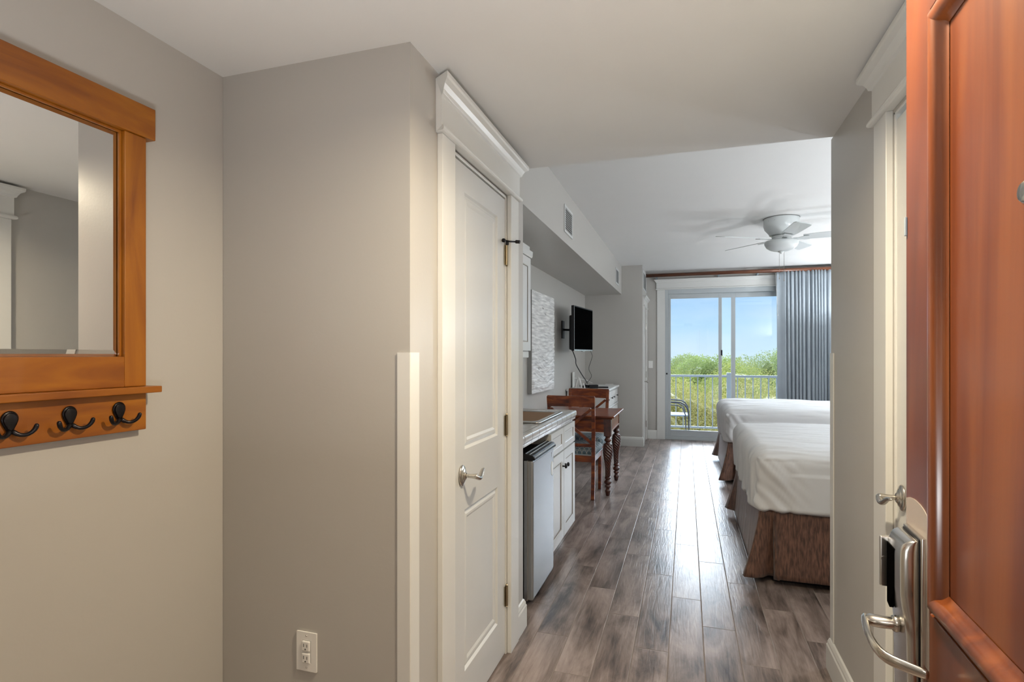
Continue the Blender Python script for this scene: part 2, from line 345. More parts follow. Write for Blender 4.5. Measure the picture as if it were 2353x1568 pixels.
def paneled(b, W, Ht, T, rects, rings, f):
    """slab W x Ht, thickness T behind the face, with panels sunk through rings [(inset, depth)..]; f(a,b,d) d=outward"""
    xs = sorted({0, W, *[r[0] for r in rects], *[r[1] for r in rects]}); zs = sorted({0, Ht, *[r[2] for r in rects], *[r[3] for r in rects]})
    vv = {}
    def V(a, z, d):
        k = (round(a, 5), round(z, 5), round(d, 5))
        if k not in vv: vv[k] = b.bm.verts.new(f(a, z, d))
        return vv[k]
    for x0, x1 in zip(xs, xs[1:]):
        for z0, z1 in zip(zs, zs[1:]):
            cx, cz = (x0+x1)/2, (z0+z1)/2
            if any(r[0] < cx < r[1] and r[2] < cz < r[3] for r in rects): continue
            b.bm.faces.new((V(x0, z0, 0), V(x1, z0, 0), V(x1, z1, 0), V(x0, z1, 0)))
    for r in rects:
        pr = (r[0], r[1], r[2], r[3]); pd = 0
        for ins, dep in rings:
            q = (r[0]+ins, r[1]-ins, r[2]+ins, r[3]-ins)
            P = [(pr[0], pr[2]), (pr[1], pr[2]), (pr[1], pr[3]), (pr[0], pr[3])]; Q = [(q[0], q[2]), (q[1], q[2]), (q[1], q[3]), (q[0], q[3])]
            if pd == 0 and pr == (r[0], r[1], r[2], r[3]):
                # outer ring may have split edges on the face grid: use own corner verts only
                pass
            for i in range(4):
                j = (i+1) % 4
                b.bm.faces.new((V(*P[i], pd), V(*P[j], pd), V(*Q[j], dep), V(*Q[i], dep)))
            pr, pd = q, dep
        b.bm.faces.new((V(pr[0], pr[2], pd), V(pr[1], pr[2], pd), V(pr[1], pr[3], pd), V(pr[0], pr[3], pd)))
    # sides and back
    c = [(0, 0), (W, 0), (W, Ht), (0, Ht)]
    for i in range(4):
        j = (i+1) % 4
        vs = [b.bm.verts.new(f(*c[i], 0)), b.bm.verts.new(f(*c[j], 0)), b.bm.verts.new(f(*c[j], -T)), b.bm.verts.new(f(*c[i], -T))]; b.bm.faces.new(vs)
    b.face([f(0, 0, -T), f(W, 0, -T), f(W, Ht, -T), f(0, Ht, -T)])
    bmesh.ops.remove_doubles(b.bm, verts=b.bm.verts[:], dist=1e-5)
    return b

# ------------------------------------------------------------------ the setting
XL, XH, XR = -1.475, -.78, .593          # left wall, hall left wall, hall right wall
YE, YH, YC, YW = 1.468, 2.65, 8.354, 9.20  # foyer end wall, hall end, column front, window wall
CH, CB = 2.285, 2.68                     # hall ceiling, bedroom ceiling
XB = 2.55
def wbox(name, label, *d, mat='wall', cat='wall'): return struct(name, B().box(*d), mat, label, cat, origin=(0, 0, 0))
fl = B().box(-1.6, 2.7, -1.75, 9.36, -.12, 0)
struct('floor', fl, 'floor', 'grey brown wood look plank tile floor running to the glass door', 'floor', origin=(0, 0, 0))
wbox('wall_left', 'long greige wall at the far left, behind the framed mirror and the television', XL-.12, XL, -1.75, 9.36, 0, 2.8)
wbox('wall_foyer_end', 'greige wall with the outlet, between the framed mirror and the white hall door', XL+.001, XH, YE, YE+.1, 0, CH)
b = B(); b.box(XH-.1, XH, YE+.1, 1.76, 0, CH); b.box(XH-.1, XH, 2.395, YH-.1, 0, CH); b.box(XH-.1, XH, 1.76, 2.395, 2.085, CH)
struct('wall_hall_left', b, 'wall', 'greige hall wall around the white two panel door on the left', 'wall', origin=(0, 0, 0))
wbox('wall_kitchen_end', 'short greige wall end beside the small fridge', XL+.001, XH, YH-.1, YH, 0, CH)
b = B(); b.box(XR, XR+.1, 2.0-.95, 1.93-.7, 0, CH)
b.box(XR, XR+.1, -.05, 1.05, 0, CH); b.box(XR, XR+.1, 1.933, 2.685, 0, CH); b.box(XR, XR+.1, 1.23, 1.933, 2.085, CH)
struct('wall_hall_right', b, 'wall', 'greige hall wall on the right, beside the open wooden door', 'wall', origin=(0, 0, 0))
wbox('wall_bedroom_near', 'greige bedroom wall behind the hall corner on the right', XR+.1, XB, YH-.06, YH+.035, 0, CB)
wbox('wall_bedroom_right', 'greige bedroom wall behind the bed heads', XB, XB+.12, YH-.06, 9.36, 0, 2.8)
wbox('wall_column', 'grey boxed out wall corner beyond the dresser', XL+.001, -.624, YC, YW, 0, CB)
b = B(); b.box(XL, -.33, YW, YW+.15, 0, 2.8); b.box(2.3, XB+.12, YW, YW+.15, 0, 2.8); b.box(-.33, 2.3, YW, YW+.15, 2.40, 2.8)
struct('wall_window', b, 'wall', 'grey far wall around the sliding glass door', 'wall', origin=(0, 0, 0))
b = B(); b.box(XL, XR+.1, -1.75, YH, CH, 2.8)
struct('ceiling_hall', b, 'ceiling', 'lower white ceiling over the entry hall', 'ceiling', origin=(0, 0, 0))
b = B(); b.box(XL, XB+.1, YH, 9.36, CB, 2.8)
struct('ceiling', b, 'ceiling', 'higher white bedroom ceiling around the fan', 'ceiling', origin=(0, 0, 0))
b = B(); b.box(XR+.1, XB, YH-.12, YH-.061, 0, 2.8); b.bm.free()
wbox('ceiling_soffit', 'grey boxed soffit running along the left under the ceiling', XL+.001, -.927, YH+.001, YC-.001, 2.255, CB-.001, cat='soffit')
# entry wall and the outside corridor behind the camera
b = B(); b.box(XL+.001, -.64, -.05, .09, 0, CH-.001); b.box(.335, XR-.001, -.05, .09, 0, CH-.001); b.box(-.64, .335, -.05, .09, 2.12, CH-.001)
struct('wall_entry', b, 'wall', 'greige wall around the entrance opening', 'wall', origin=(0, 0, 0))
b = B(); b.box(XL, XR+.1, -1.75, -1.65, 0, CH); b.box(XR+.0, XR+.1, -1.65, -.06, 0, CH)
struct('wall_corridor', b, 'wall', 'plain wall of the corridor outside the entrance', 'wall', origin=(0, 0, 0))

# baseboards: profile extruded
BP = [(0, 0), (.016, 0), (.016, .105), (.012, .112), (.012, .120), (.006, .135), (0, .140)]
def baseboard(name, x0, y0, x1, y1, nx, ny, label, m0=0, m1=0):
    b = B(); d = Vector((x1-x0, y1-y0, 0)); Ln = d.length; d.normalize()
    def f(a, z, s):
        e = (m0*a) if s == 0 else (m1*a); q = Vector((x0, y0, 0))+d*(0 if s == 0 else Ln)+d*(e if s else -e)
        return (q.x+nx*a, q.y+ny*a, z)
    b.prism(BP, f, 0, 1)
    return struct(name, b, 'trim', label, 'baseboard', origin=(x0, y0, 0))
baseboard('baseboard_foyer_left', XL, .09, XL, YE, 1, 0, 'white baseboard under the framed mirror')
baseboard('baseboard_foyer_end', XL+.017, YE, XH-.04, YE, 0, -1, 'white baseboard under the wall outlet')
baseboard('baseboard_hall_left', XH, 2.513, XH, YH, 1, 0, 'short white baseboard between the hall door casing and the fridge', 0, 1)
baseboard('baseboard_kitchen_end', XH, YH, -.84, YH, 0, 1, 'white baseboard return on the wall end beside the fridge', 1, 0)
baseboard('baseboard_hall_right', XR, 2.05, XR, 2.685, -1, 0, 'white baseboard along the right hall wall', 0, 1)
baseboard('baseboard_bedroom_left', XL, 4.16, XL, 8.35, 1, 0, 'white baseboard behind the table and dresser')
baseboard('baseboard_column', XL+.017, YC, -.624, YC, 0, -1, 'white baseboard around the grey boxed corner', 0, 1)
baseboard('baseboard_column_side', -.624, YC, -.624, 8.42, 1, 0, 'white baseboard return beside the far closet door', 1, 0)
baseboard('baseboard_window', -.60, YW, -.452, YW, 0, -1, 'short white baseboard under the light switch')

# casings with entablature heads
def casing(name, wall_x, sgn, y0, y1, y0out, y1out, ztop, label, hs=1.0):
    """door casing on an X wall; sgn = direction out of the wall"""
    X = lambda d: wall_x+sgn*d
    bx = lambda b, d0, d1, ya, yb, za, zb: b.box(min(X(d0), X(d1)), max(X(d0), X(d1)), ya, yb, za, zb)
    b = B(); bx(b, 0, .020, y0out, y0, 0, ztop+.005); bx(b, 0, .020, y1, y1out, 0, ztop+.005)
    # jamb liners
    bx(b, -.06, -.001, y0, y0+.012, 0, ztop); bx(b, -.06, -.001, y1-.012, y1, 0, ztop); bx(b, -.06, -.001, y0, y1, ztop-.012, ztop)
    root = struct(name, b, 'trim', label, 'door casing', bevel=.002, origin=(wall_x, y0out, 0))
    h = B(); e = .012
    # bead, frieze, crown
    pts = [(0, 0)]+[(.024+.011*math.cos(t), .011+.011*math.sin(t)) for t in [R(a) for a in range(-90, 91, 30)]]+[(.022, .022), (.022, .118*hs), (.030, .122*hs), (.034, .133*hs), (.042, .147*hs), (.055, .156*hs), (.058, .163*hs), (.058, .176*hs), (0, .176*hs)]
    def f(a, z, s):
        over = e+max(0, a-.022)
        return (X(a), (y0out-over) if s == 0 else (y1out+over), ztop+.005+z)
    h.prism(pts, f, 0, 1)
    h.build('head_moulding', 'trim', root, bevel=.0015)
    return root
casing('trim_1', XH, 1, 1.76, 2.395, 1.655, 2.512, 2.080, 'white casing and crowned header around the left hall door')
casing('trim_2', XR, -1, 1.23, 1.933, 1.13, 2.047, 2.090, 'white casing and crowned header behind the open wooden door')
casing('trim_3', -.624, 1, 8.50, 9.09, 8.42, 9.17, 2.075, 'white casing of the far closet door beside the sliding door', .9)

def white_door(name, wall_x, sgn, y0, y1, rev, label, panels, z1=2.062):
    W = y1-y0
    fx = wall_x-sgn*.006
    root = thing(name, (fx, y0, 0), label, 'door', kind='structure')
    f = lambda a, z, d: (fx+sgn*d, y0+a, .008+z)
    b = B(); paneled(b, W, z1-.008, .035, panels, [(.008, -.009), (.022, -.004), (.030, -.004), (.040, -.009)], f)
    b.build('door_slab', 'door_white', root, bevel=.001)
    return root
def lever(root, x, y, z, sgn, dy, s=1.0):
    """rosette on the door, neck, swooping lever toward dy"""
    b = B(); b.lathe([(.001, 0), (.029, 0), (.029, .006), (.026, .010), (.020, .011), (.019, .014), (.012, .016), (.010, .020), (.008, .021)], n=28, axis='X', sy=1.35)
    b.bm.transform(Matrix.Translation((x, y, z)) @ Matrix.Diagonal((sgn, 1, 1, 1)))
    b.tube([(x+sgn*.018, y, z), (x+sgn*.03, y, z), (x+sgn*.045, y, z), (x+sgn*.058, y, z), (x+sgn*.066, y, z)], [.009, .0075, .008, .011, .010], 14)
    b.tube([(x+sgn*.060, y-dy*.010, z+.004), (x+sgn*.062, y, z-.002), (x+sgn*.063, y+dy*.02, z-.012), (x+sgn*.062, y+dy*.035, z-.010), (x+sgn*.060, y+dy*.052, z+.003), (x+sgn*.058, y+dy*.072, z+.013), (x+sgn*.056, y+dy*.088, z+.012)],
           [.007, .010, .011, .0095, .0085, .008, .004], 12, flat=(1.0, .8))
    return b.build('door_handle', 'nickel', root, smooth=True, sub=2, label='satin nickel lever handle')
def hinge(root, x, y, z, sgn, m='brass'):
    b = B(); b.tube([(x+sgn*.006, y, z-.045), (x+sgn*.006, y, z+.045)], .006, 10)
    b.lathe([(.003, 0), (.006, .003), (.003, .008)], (x+sgn*.006, y, z+.045), 8); b.lathe([(.003, -.006), (.006, -.003), (.004, 0)], (x+sgn*.006, y, z-.045), 8)
    b.box(min(x, x+sgn*.002), max(x, x+sgn*.002), y-.016, y+.008, z-.044, z+.044)
    return b.build('hinge', m, root, label='antique brass hinge')
d1 = white_door('door_1', XH, 1, 1.775, 2.380, 0, 'white two panel hall door with nickel lever on the left', [(.13, .505, .175, .775), (.13, .505, 1.0, 1.955)])
lever(d1, XH-.006, 1.872, .918, 1, 1)
for hz in (1.81, 1.04, .267): hinge(d1, XH-.004, 2.383, hz, 1)
b = B(); x, y, z = XH+.006, 2.383, 1.868
b.tube([(x, y-.004, z-.012), (x, y-.004, z+.004)], .007, 10); b.tube([(x-.0, y-.045, z), (x+.012, y+.004, z+.004), (x+.035, y+.028, z+.006)], .0035, 8); b.tube([(x-.004, y-.052, z-.0005), (x, y-.044, z)], .009, 10); b.tube([(x+.032, y+.025, z+.006), (x+.045, y+.040, z+.007)], .008, 10)
b.build('door_stop', 'bronze', d1, smooth=True, label='black hinge pin door stop')
d2 = white_door('door_2', XR, -1, 1.245, 1.921, 0, 'white hall door half hidden behind the open wooden entry door', [(.12, .556, .175, .775), (.12, .556, 1.0, 1.955)])
lever(d2, XR+.006, 1.868, .944, -1, -1)
d3 = white_door('door_3', -.624, 1, 8.513, 9.077, 0, 'narrow white closet door beside the sliding glass door', [(.11, .454, .175, .775), (.11, .454, 1.0, 1.955)])
lever(d3, -.630, 8.575, .95, 1, 1)
for hz in (1.80, 1.04, .25): hinge(d3, -.627, 9.082, hz, 1, 'nickel')

# corner guards
def corner_guard(name, cx, cy, dx, dy, wx, wy, ztop, label):
    b = B(); t = .004
    poly = [(cx-dx*0, cy)]
    # L profile around the corner at (cx,cy); legs run -dx*wx along x and -dy*wy along y; faces push out by t
    P = [(cx-dx*wx, cy+dy*.0005), (cx-dx*wx, cy+dy*t), (cx+dx*t*.4, cy+dy*t), (cx+dx*t, cy+dy*t*.4), (cx+dx*t, cy-dy*wy), (cx+dx*.0005, cy-dy*wy), (cx+dx*.0005, cy+dy*.0005)]
    b.prism(P, lambda a, c, s: (a, c, .141 if s == 0 else ztop), 0, 1)
    return struct(name, b, 'trim', label, 'corner guard', origin=(cx, cy, .13))
corner_guard('trim_4', XH, YE, 1, -1, .040, .052, 1.366, 'white corner guard on the wall corner left of the hall door')
corner_guard('trim_5', XR, 2.685, -1, 1, .04, .052, 1.366, 'white corner guard on the right hall corner beside the beds')

# ------------------------------------------------------------------ sliding glass door
wd = thing('window_1', (-.33, YW, 0), 'grey white sliding glass door to the balcony', 'sliding door', kind='structure')
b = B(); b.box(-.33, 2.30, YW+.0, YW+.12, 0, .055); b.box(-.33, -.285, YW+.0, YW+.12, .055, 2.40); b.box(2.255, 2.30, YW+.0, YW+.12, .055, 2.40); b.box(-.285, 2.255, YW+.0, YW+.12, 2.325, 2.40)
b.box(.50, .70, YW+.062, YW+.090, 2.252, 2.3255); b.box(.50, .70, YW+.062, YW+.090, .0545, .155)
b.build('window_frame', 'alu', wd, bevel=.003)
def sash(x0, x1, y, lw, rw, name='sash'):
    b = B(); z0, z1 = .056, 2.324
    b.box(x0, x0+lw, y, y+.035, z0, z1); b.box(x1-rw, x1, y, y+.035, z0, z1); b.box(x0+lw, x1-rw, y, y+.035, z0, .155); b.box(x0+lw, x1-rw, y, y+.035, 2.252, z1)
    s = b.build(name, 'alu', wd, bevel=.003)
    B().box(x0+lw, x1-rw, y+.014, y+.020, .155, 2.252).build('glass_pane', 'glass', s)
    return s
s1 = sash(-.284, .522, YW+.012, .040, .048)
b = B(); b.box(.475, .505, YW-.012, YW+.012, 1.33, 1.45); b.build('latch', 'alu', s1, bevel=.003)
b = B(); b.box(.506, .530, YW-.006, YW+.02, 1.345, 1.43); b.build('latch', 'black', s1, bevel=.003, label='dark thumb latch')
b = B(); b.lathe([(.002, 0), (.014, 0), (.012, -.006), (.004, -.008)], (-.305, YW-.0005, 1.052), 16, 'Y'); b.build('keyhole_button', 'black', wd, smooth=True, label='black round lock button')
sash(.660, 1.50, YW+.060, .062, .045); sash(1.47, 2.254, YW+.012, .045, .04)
# casing of sliding door
b = B(); b.box(-.455, -.331, YW-.020, YW-.0005, 0, 2.395); b.box(2.301, 2.42, YW-.020, YW-.0005, 0, 2.395)
t6 = struct('trim_6', b, 'trim', 'white casing and crowned header around the sliding glass door', 'door casing', bevel=.002, origin=(-.455, YW, 0))
h = B(); pts = [(0, 0)]+[(.026+.011*math.cos(R(a)), .011+.011*math.sin(R(a))) for a in range(-90, 91, 30)]+[(.022, .022), (.022, .112), (.030, .116), (.036, .130), (.048, .146), (.058, .152), (.058, .165), (0, .165)]
h.prism(pts, lambda a, z, s: ((-.467-max(0, a-.022)) if s == 0 else (2.432+max(0, a-.022)), YW-.0005-a, 2.396+z), 0, 1); h.build('head_moulding', 'trim', t6, bevel=.0015)

# ------------------------------------------------------------------ framed mirror with hooks
FX = XL
mir = thing('coat_hook_mirror', (FX, .84, 1.15), 'honey wood framed mirror with shelf and coat hooks on the left wall', 'mirror')
ya, yb = .51, 1.17
B().box(FX+.001, FX+.036, ya-.022, yb+.024, 1.966, 2.055).build('top_rail', 'honey', mir, bevel=.002)
for (p, q) in ((ya, ya+.062), (yb-.062, yb)): B().box(FX+.001, FX+.030, p, q, 1.272, 1.9655).build('stile', 'honey_v', mir, bevel=.002)
B().box(FX+.001, FX+.030, ya+.0625, yb-.0625, 1.272, 1.354).build('bottom_rail', 'honey', mir, bevel=.0015)
B().box(FX+.001, FX+.058, ya-.026, yb+.026, 1.2535, 1.2715).build('shelf', 'honey', mir, bevel=.002)
B().box(FX+.001, FX+.030, ya, yb, 1.151, 1.253).build('hook_board', 'honey', mir, bevel=.002)
# mirror glass with bevelled border
b = B(); y0, y1, z0, z1, xg = ya+.0625, yb-.0625, 1.3545, 1.9655, FX+.012; w_ = .018
O = [(y0, z0), (y1, z0), (y1, z1), (y0, z1)]; I = [(y0+w_, z0+w_), (y1-w_, z0+w_), (y1-w_, z1-w_), (y0+w_, z1-w_)]
for i in range(4):
    j = (i+1) % 4; b.face([(xg-.0035, *O[i]), (xg-.0035, *O[j]), (xg, *I[j]), (xg, *I[i])])
b.face([(xg, *p) for p in I]); b.face([(xg-.008, *p) for p in O][::-1])
for i in range(4): j = (i+1) % 4; b.face([(xg-.008, *O[i]), (xg-.008, *O[j]), (xg-.0035, *O[j]), (xg-.0035, *O[i])])
bmesh.ops.remove_doubles(b.bm, verts=b.bm.verts[:], dist=1e-6)
b.build('mirror_glass', 'mirror', mir)
b = B(); 
for (p, q, r_, s_) in ((y0, y0+.006, z0, z1), (y1-.006, y1, z0, z1), (y0+.006, y1-.006, z1-.006, z1)): b.box(xg-.0005, xg+.006, p, q, r_, s_)
b.build('inner_bead', 'honey_v', mir)
for hy in (.590, .715, .840, .966, 1.090):
    b = B(); x = FX+.030; zc = 1.2
    # tear shaped plate
    prof = [(.019*math.sin(t), .020*math.cos(t)) for t in [R(a) for a in range(-120, 121, 15)]]
    poly = [(hy+p, zc+.015+q) for p, q in prof]+[(hy+.008, zc-.014), (hy, zc-.022), (hy-.008, zc-.014)]
    b.prism(poly, lambda a, c, d: (x+d, a, c), .0003, .006)
    b.prism([(hy+(p-hy)*.8, zc+(q-zc)*.85+.001) for p, q in poly], lambda a, c, d: (x+d, a, c), .006, .009)
    for s in (-1, 1):
        b.tube([(x+.006, hy+s*.001, zc-.010), (x+.011, hy+s*.009, zc-.020), (x+.017, hy+s*.021, zc-.024), (x+.023, hy+s*.033, zc-.018), (x+.027, hy+s*.039, zc-.006), (x+.027, hy+s*.040, zc+.003)],
               [.007, .0055, .005, .005, .006, .0045], 10)
    b.build('hook', 'bronze', mir, smooth=True, sub=1, label='dark bronze double coat hook')

# ------------------------------------------------------------------ outlet, switch
out_ = thing('wall_outlet', (-1.139, YE, .365), 'white duplex wall outlet low on the greige wall', 'outlet')
b = B(); paneled(b, .074, .122, .0055, [(.020, .054, .026, .096)], [(.001, -.002)], lambda a, z, d: (-1.176+a, YE-.006-d, .365+z)); b.build('cover_plate', 'white_plastic', out_, bevel=.001)
for zz in (.407, .445):
    b = B(); b.box(-1.1535, -1.1245, YE-.0115, YE-.0045, zz-.016, zz+.016)
    r = b.build('receptacle', 'white_plastic', out_, bevel=.004)
    b = B(); b.box(-1.146, -1.144, YE-.0122, YE-.0112, zz-.002, zz+.008); b.box(-1.134, -1.132, YE-.0122, YE-.0112, zz-.002, zz+.007); b.lathe([(.0005, -.0008), (.0025, -.0008), (.0025, 0), (.0005, 0)], (-1.139, YE-.0114, zz-.009), 10, 'Y')
    b.build('slot', 'vent_dark', r, label='dark plug slots')
for zz in (.376, .476): B().lathe([(.0005, -.0015), (.002, -.0015), (.003, 0), (.0005, 0)], (-1.139, YE-.0062, zz), 10, 'Y').build('screw', 'steel', out_)
sw = thing('light_switch', (-.557, YW, 1.142), 'white rocker light switch left of the sliding glass door', 'light switch')
B().box(-.592, -.522, YW-.007, YW-.0005, 1.142, 1.258).build('cover_plate', 'white_plastic', sw, bevel=.002)
B().box(-.574, -.540, YW-.010, YW-.007, 1.168, 1.232).build('rocker', 'white_plastic', sw, bevel=.001)

# ------------------------------------------------------------------ vents
def vent_x(name, x, sgn, y0, y1, z0, z1, label, n=10, split=True):
    root = thing(name, (x, (y0+y1)/2, z0), label, 'air vent')
    X = lambda a: x+sgn*a
    b = B(); fw = .022
    for q in ((y0, y1, z0, z0+fw), (y0, y1, z1-fw, z1), (y0, y0+fw, z0+fw, z1-fw), (y1-fw, y1, z0+fw, z1-fw)): b.box(min(X(.0005), X(.008)), max(X(.0005), X(.008)), *q)
    b.build('frame', 'louver', root, bevel=.002)
    b = B(); b.box(min(X(.0005), X(.0015)), max(X(.0005), X(.0015)), y0+fw, y1-fw, z0+fw, z1-fw); b.build('backing', 'vent_dark', root)
    b = B()
    for i in range(n):
        z = z0+fw+(z1-z0-2*fw)*(i+.5)/n
        b.bar((X(.005), y0+fw, z), (X(.005), y1-fw, z), .006, .0025, (sgn, 0, .9))
    b.build('louver', 'louver', root)
vent_x('air_vent', -.927, 1, 4.30, 4.62, 2.335, 2.555, 'white soffit air vent nearer the hall, above the art panel')
vent_x('air_vent', -.927, 1, 7.62, 7.98, 2.335, 2.555, 'white soffit air vent at the far end near the boxed corner')
vent_x('air_vent', -.624, 1, 8.46, 9.10, 2.34, 2.62, 'white louvered grille above the far closet door', 14)

# ------------------------------------------------------------------ kitchen
CX = -.825
cab = thing('base_cabinet', (-1.15, 3.75, 0), 'white two door base cabinet with drawers at the far end of the counter', 'cabinet')
b = B(); b.box(XL+.002, CX, 3.358, 4.125, .10, .868); b.box(XL+.002, CX-.07, 3.358, 4.125, 0, .10); b.build('body', 'cabinet', cab, bevel=.001)
RG = [(.006, -.003), (.010, -.009), (.018, -.006)]
for i, (p, q) in enumerate(((3.360, 3.728), (3.734, 4.122))):
    W = q-p
    bb = B(); f = lambda a, z, d: (CX+.020+d, p+a, .108+z); paneled(bb, W, .592, .019, [(.062, W-.062, .062, .53)], RG, f); dr = bb.build('door', 'cabinet', cab, bevel=.002)
    g = B(); a0, a1, c0, c1 = p+.062, q-.062, .108+.062, .108+.53
    for (u0, u1, v0, v1) in ((a0+.004, a0+.010, c0, c1), (a1-.010, a1-.004, c0, c1), (a0+.01, a1-.01, c0+.004, c0+.010), (a0+.01, a1-.01, c1-.010, c1-.004)): g.box(CX+.0135, CX+.0165, u0, u1, v0, v1)
    g.build('groove', 'cabinet_glaze', dr, label='brown glaze line')
    k = B(); ky = (q-.035) if i == 0 else (p+.035)
    k.lathe([(.006, 0), (.004, .010), (.005, .014), (.014, .018), (.015, .024), (.011, .030), (.002, .032)], (CX+.0205, ky, .60), 18, 'X'); k.build('knob', 'bronze', dr, smooth=True, label='dark bronze knob')
    bb = B(); f = lambda a, z, d: (CX+.020+d, p+a, .712+z); paneled(bb, W, .148, .019, [(.045, W-.045, .034, .114)], [(.005, -.003), (.009, -.008), (.014, -.006)], f); dw = bb.build('drawer', 'cabinet', cab, bevel=.002)
    g = B(); a0, a1, c0, c1 = p+.045, q-.045, .712+.034, .712+.114
    for (u0, u1, v0, v1) in ((a0+.003, a0+.008, c0, c1), (a1-.008, a1-.003, c0, c1), (a0+.008, a1-.008, c0+.003, c0+.007), (a0+.008, a1-.008, c1-.007, c1-.003)): g.box(CX+.0125, CX+.0165, u0, u1, v0, v1)
    g.build('groove', 'cabinet_glaze', dw, label='brown glaze line')
ct = thing('countertop', (-1.15, 3.4, .87), 'grey tiled kitchen countertop with rounded tile edge', 'countertop')
b = B(); sx0, sx1, sy0, sy1 = -1.32, -.875, 3.30, 3.93
x0, x1, y0, y1 = XL+.002, CX+.006, YH+.018, 4.135
for q in ((x0, sx0, y0, y1), (sx1, x1, y0, y1), (sx0, sx1, y0, sy0), (sx0, sx1, sy1, y1)): b.box(*q, .874, .934)
b.build('top', 'counter', ct)
prof = [(0, .874), (.012, .874), (.013, .884), (.016, .893), (.020, .902), (.021, .912), (.021, .926), (.018, .934), (.010, .938), (0, .938)]
b = B(); b.prism(prof, lambda a, z, s: (x1+a, y0 if s == 0 else y1+a, z), 0, 1); b.build('front_edge', 'counter_edge', ct, smooth=False, bevel=.002)
b = B(); b.prism(prof, lambda a, z, s: (x0 if s == 0 else x1+a, y1+a, z), 0, 1); b.build('side_edge', 'counter_edge', ct, bevel=.002)
B().box(x0, x0+.014, y0, y1, .9345, 1.04).build('backsplash', 'counter', ct, bevel=.003)
# side panel carrying counter beside fridge bay
fr_support = B().box(XL+.002, -.86, YH+.016, YH+.034, 0, .873); fr_support.build('support_panel', 'cabinet', ct)
sk = thing('sink', (-1.1, 3.6, .934), 'drop in stainless sink with brownish basin in the tiled counter', 'sink')
b = B()
rim = [(sx0-.02, sx1+.018, sy0-.02, sy1+.02), (sx0+.02, sx1-.022, sy0+.025, sy1-.025)]
def rr(x0, x1, y0, y1, r, z, n=6):
    P = []
    for cx, cy, a0 in ((x1-r, y1-r, 0), (x0+r, y1-r, 90), (x0+r, y0+r, 180), (x1-r, y0+r, 270)):
        for i in range(n+1): t = R(a0+90*i/n); P.append((cx+r*math.cos(t), cy+r*math.sin(t), z))
    return P
def loft(b, loops, cap0=False, cap1=True):
    V = [[b.bm.verts.new(p) for p in L_] for L_ in loops]
    for a, c in zip(V, V[1:]):
        n = len(a)
        for j in range(n): b.bm.faces.new((a[j], a[(j+1) % n], c[(j+1) % n], c[j]))
    if cap0: b.bm.faces.new(V[0][::-1])
    if cap1: b.bm.faces.new(V[-1])
loft(b, [rr(*rim[0], .03, .9385), rr(*rim[0], .03, .943), rr(rim[0][0]+.006, rim[0][1]-.006, rim[0][2]+.006, rim[0][3]-.006, .028, .946), rr(rim[1][0]-.006, rim[1][1]+.006, rim[1][2]-.006, rim[1][3]+.006, .05, .945), rr(*rim[1], .05, .940)], cap1=False)
b.build('rim', 'sink', sk, smooth=True)
b = B(); loft(b, [rr(*rim[1], .05, .940), rr(rim[1][0]+.012, rim[1][1]-.012, rim[1][2]+.012, rim[1][3]-.012, .05, .80), rr(rim[1][0]+.03, rim[1][1]-.03, rim[1][2]+.03, rim[1][3]-.03, .05, .785)]); b.build('basin', 'sink_bowl', sk, smooth=True)

fr = thing('mini_fridge', (-1.1, 3.1, 0), 'small silver fridge under the counter with black top trim', 'refrigerator')
fy0, fy1 = 2.85, 3.345
B().box(-1.40, -.868, fy0+.012, fy1-.01, .015, .80).build('body', 'black', fr, bevel=.004)
b = B(); b.box(-.862, -.812, fy0+.010, fy1, .035, .79); fd = b.build('door', 'fridge', fr, bevel=.012, seg=4)
b = B(); b.box(-.862, -.840, fy0+.002, fy0+.0095, .035, .79); b.build('edge_trim', 'steel', fd, bevel=.002, label='bright metal edge strip')
b = B(); b.prism([(-.868, .792), (-.800, .792), (-.800, .802), (-.812, .818), (-.868, .826)], lambda a, z, s: (a, fy0+.004 if s == 0 else fy1+.004, z), 0, 1); cp = b.build('top_cap', 'black', fd, bevel=.003, label='black top cap')
b = B(); b.tube([(-.806, fy0+.01, .808), (-.806, fy1, .808)], .004, 10); b.tube([(-.830, fy0+.01, .823), (-.830, fy1, .823)], .0035, 10); b.tube([(-.852, fy0+.01, .827), (-.852, fy1, .827)], .003, 10); b.build('grip_bar', 'steel', fr, label='bright metal grip bars')
b = B(); b.box(-.8125, -.8105, fy1-.055, fy1-.032, .735, .765); b.build('badge', 'steel', fd, label='small square badge')
b = B(); b.lathe([(.001, 0), (.045, 0), (.045, .0012), (.001, .0012)], (-.8118, fy1-.048, .665), 32, 'X', sx=.55); b.build('oval_label', 'white_plastic', fd, label='pale oval sticker')
for q in range(4): B().box(-1.38 if q % 2 else -.90, -1.35 if q % 2 else -.87, fy0+.03 if q < 2 else fy1-.06, fy0+.06 if q < 2 else fy1-.03, 0, .0149).build('foot', 'black', fr)

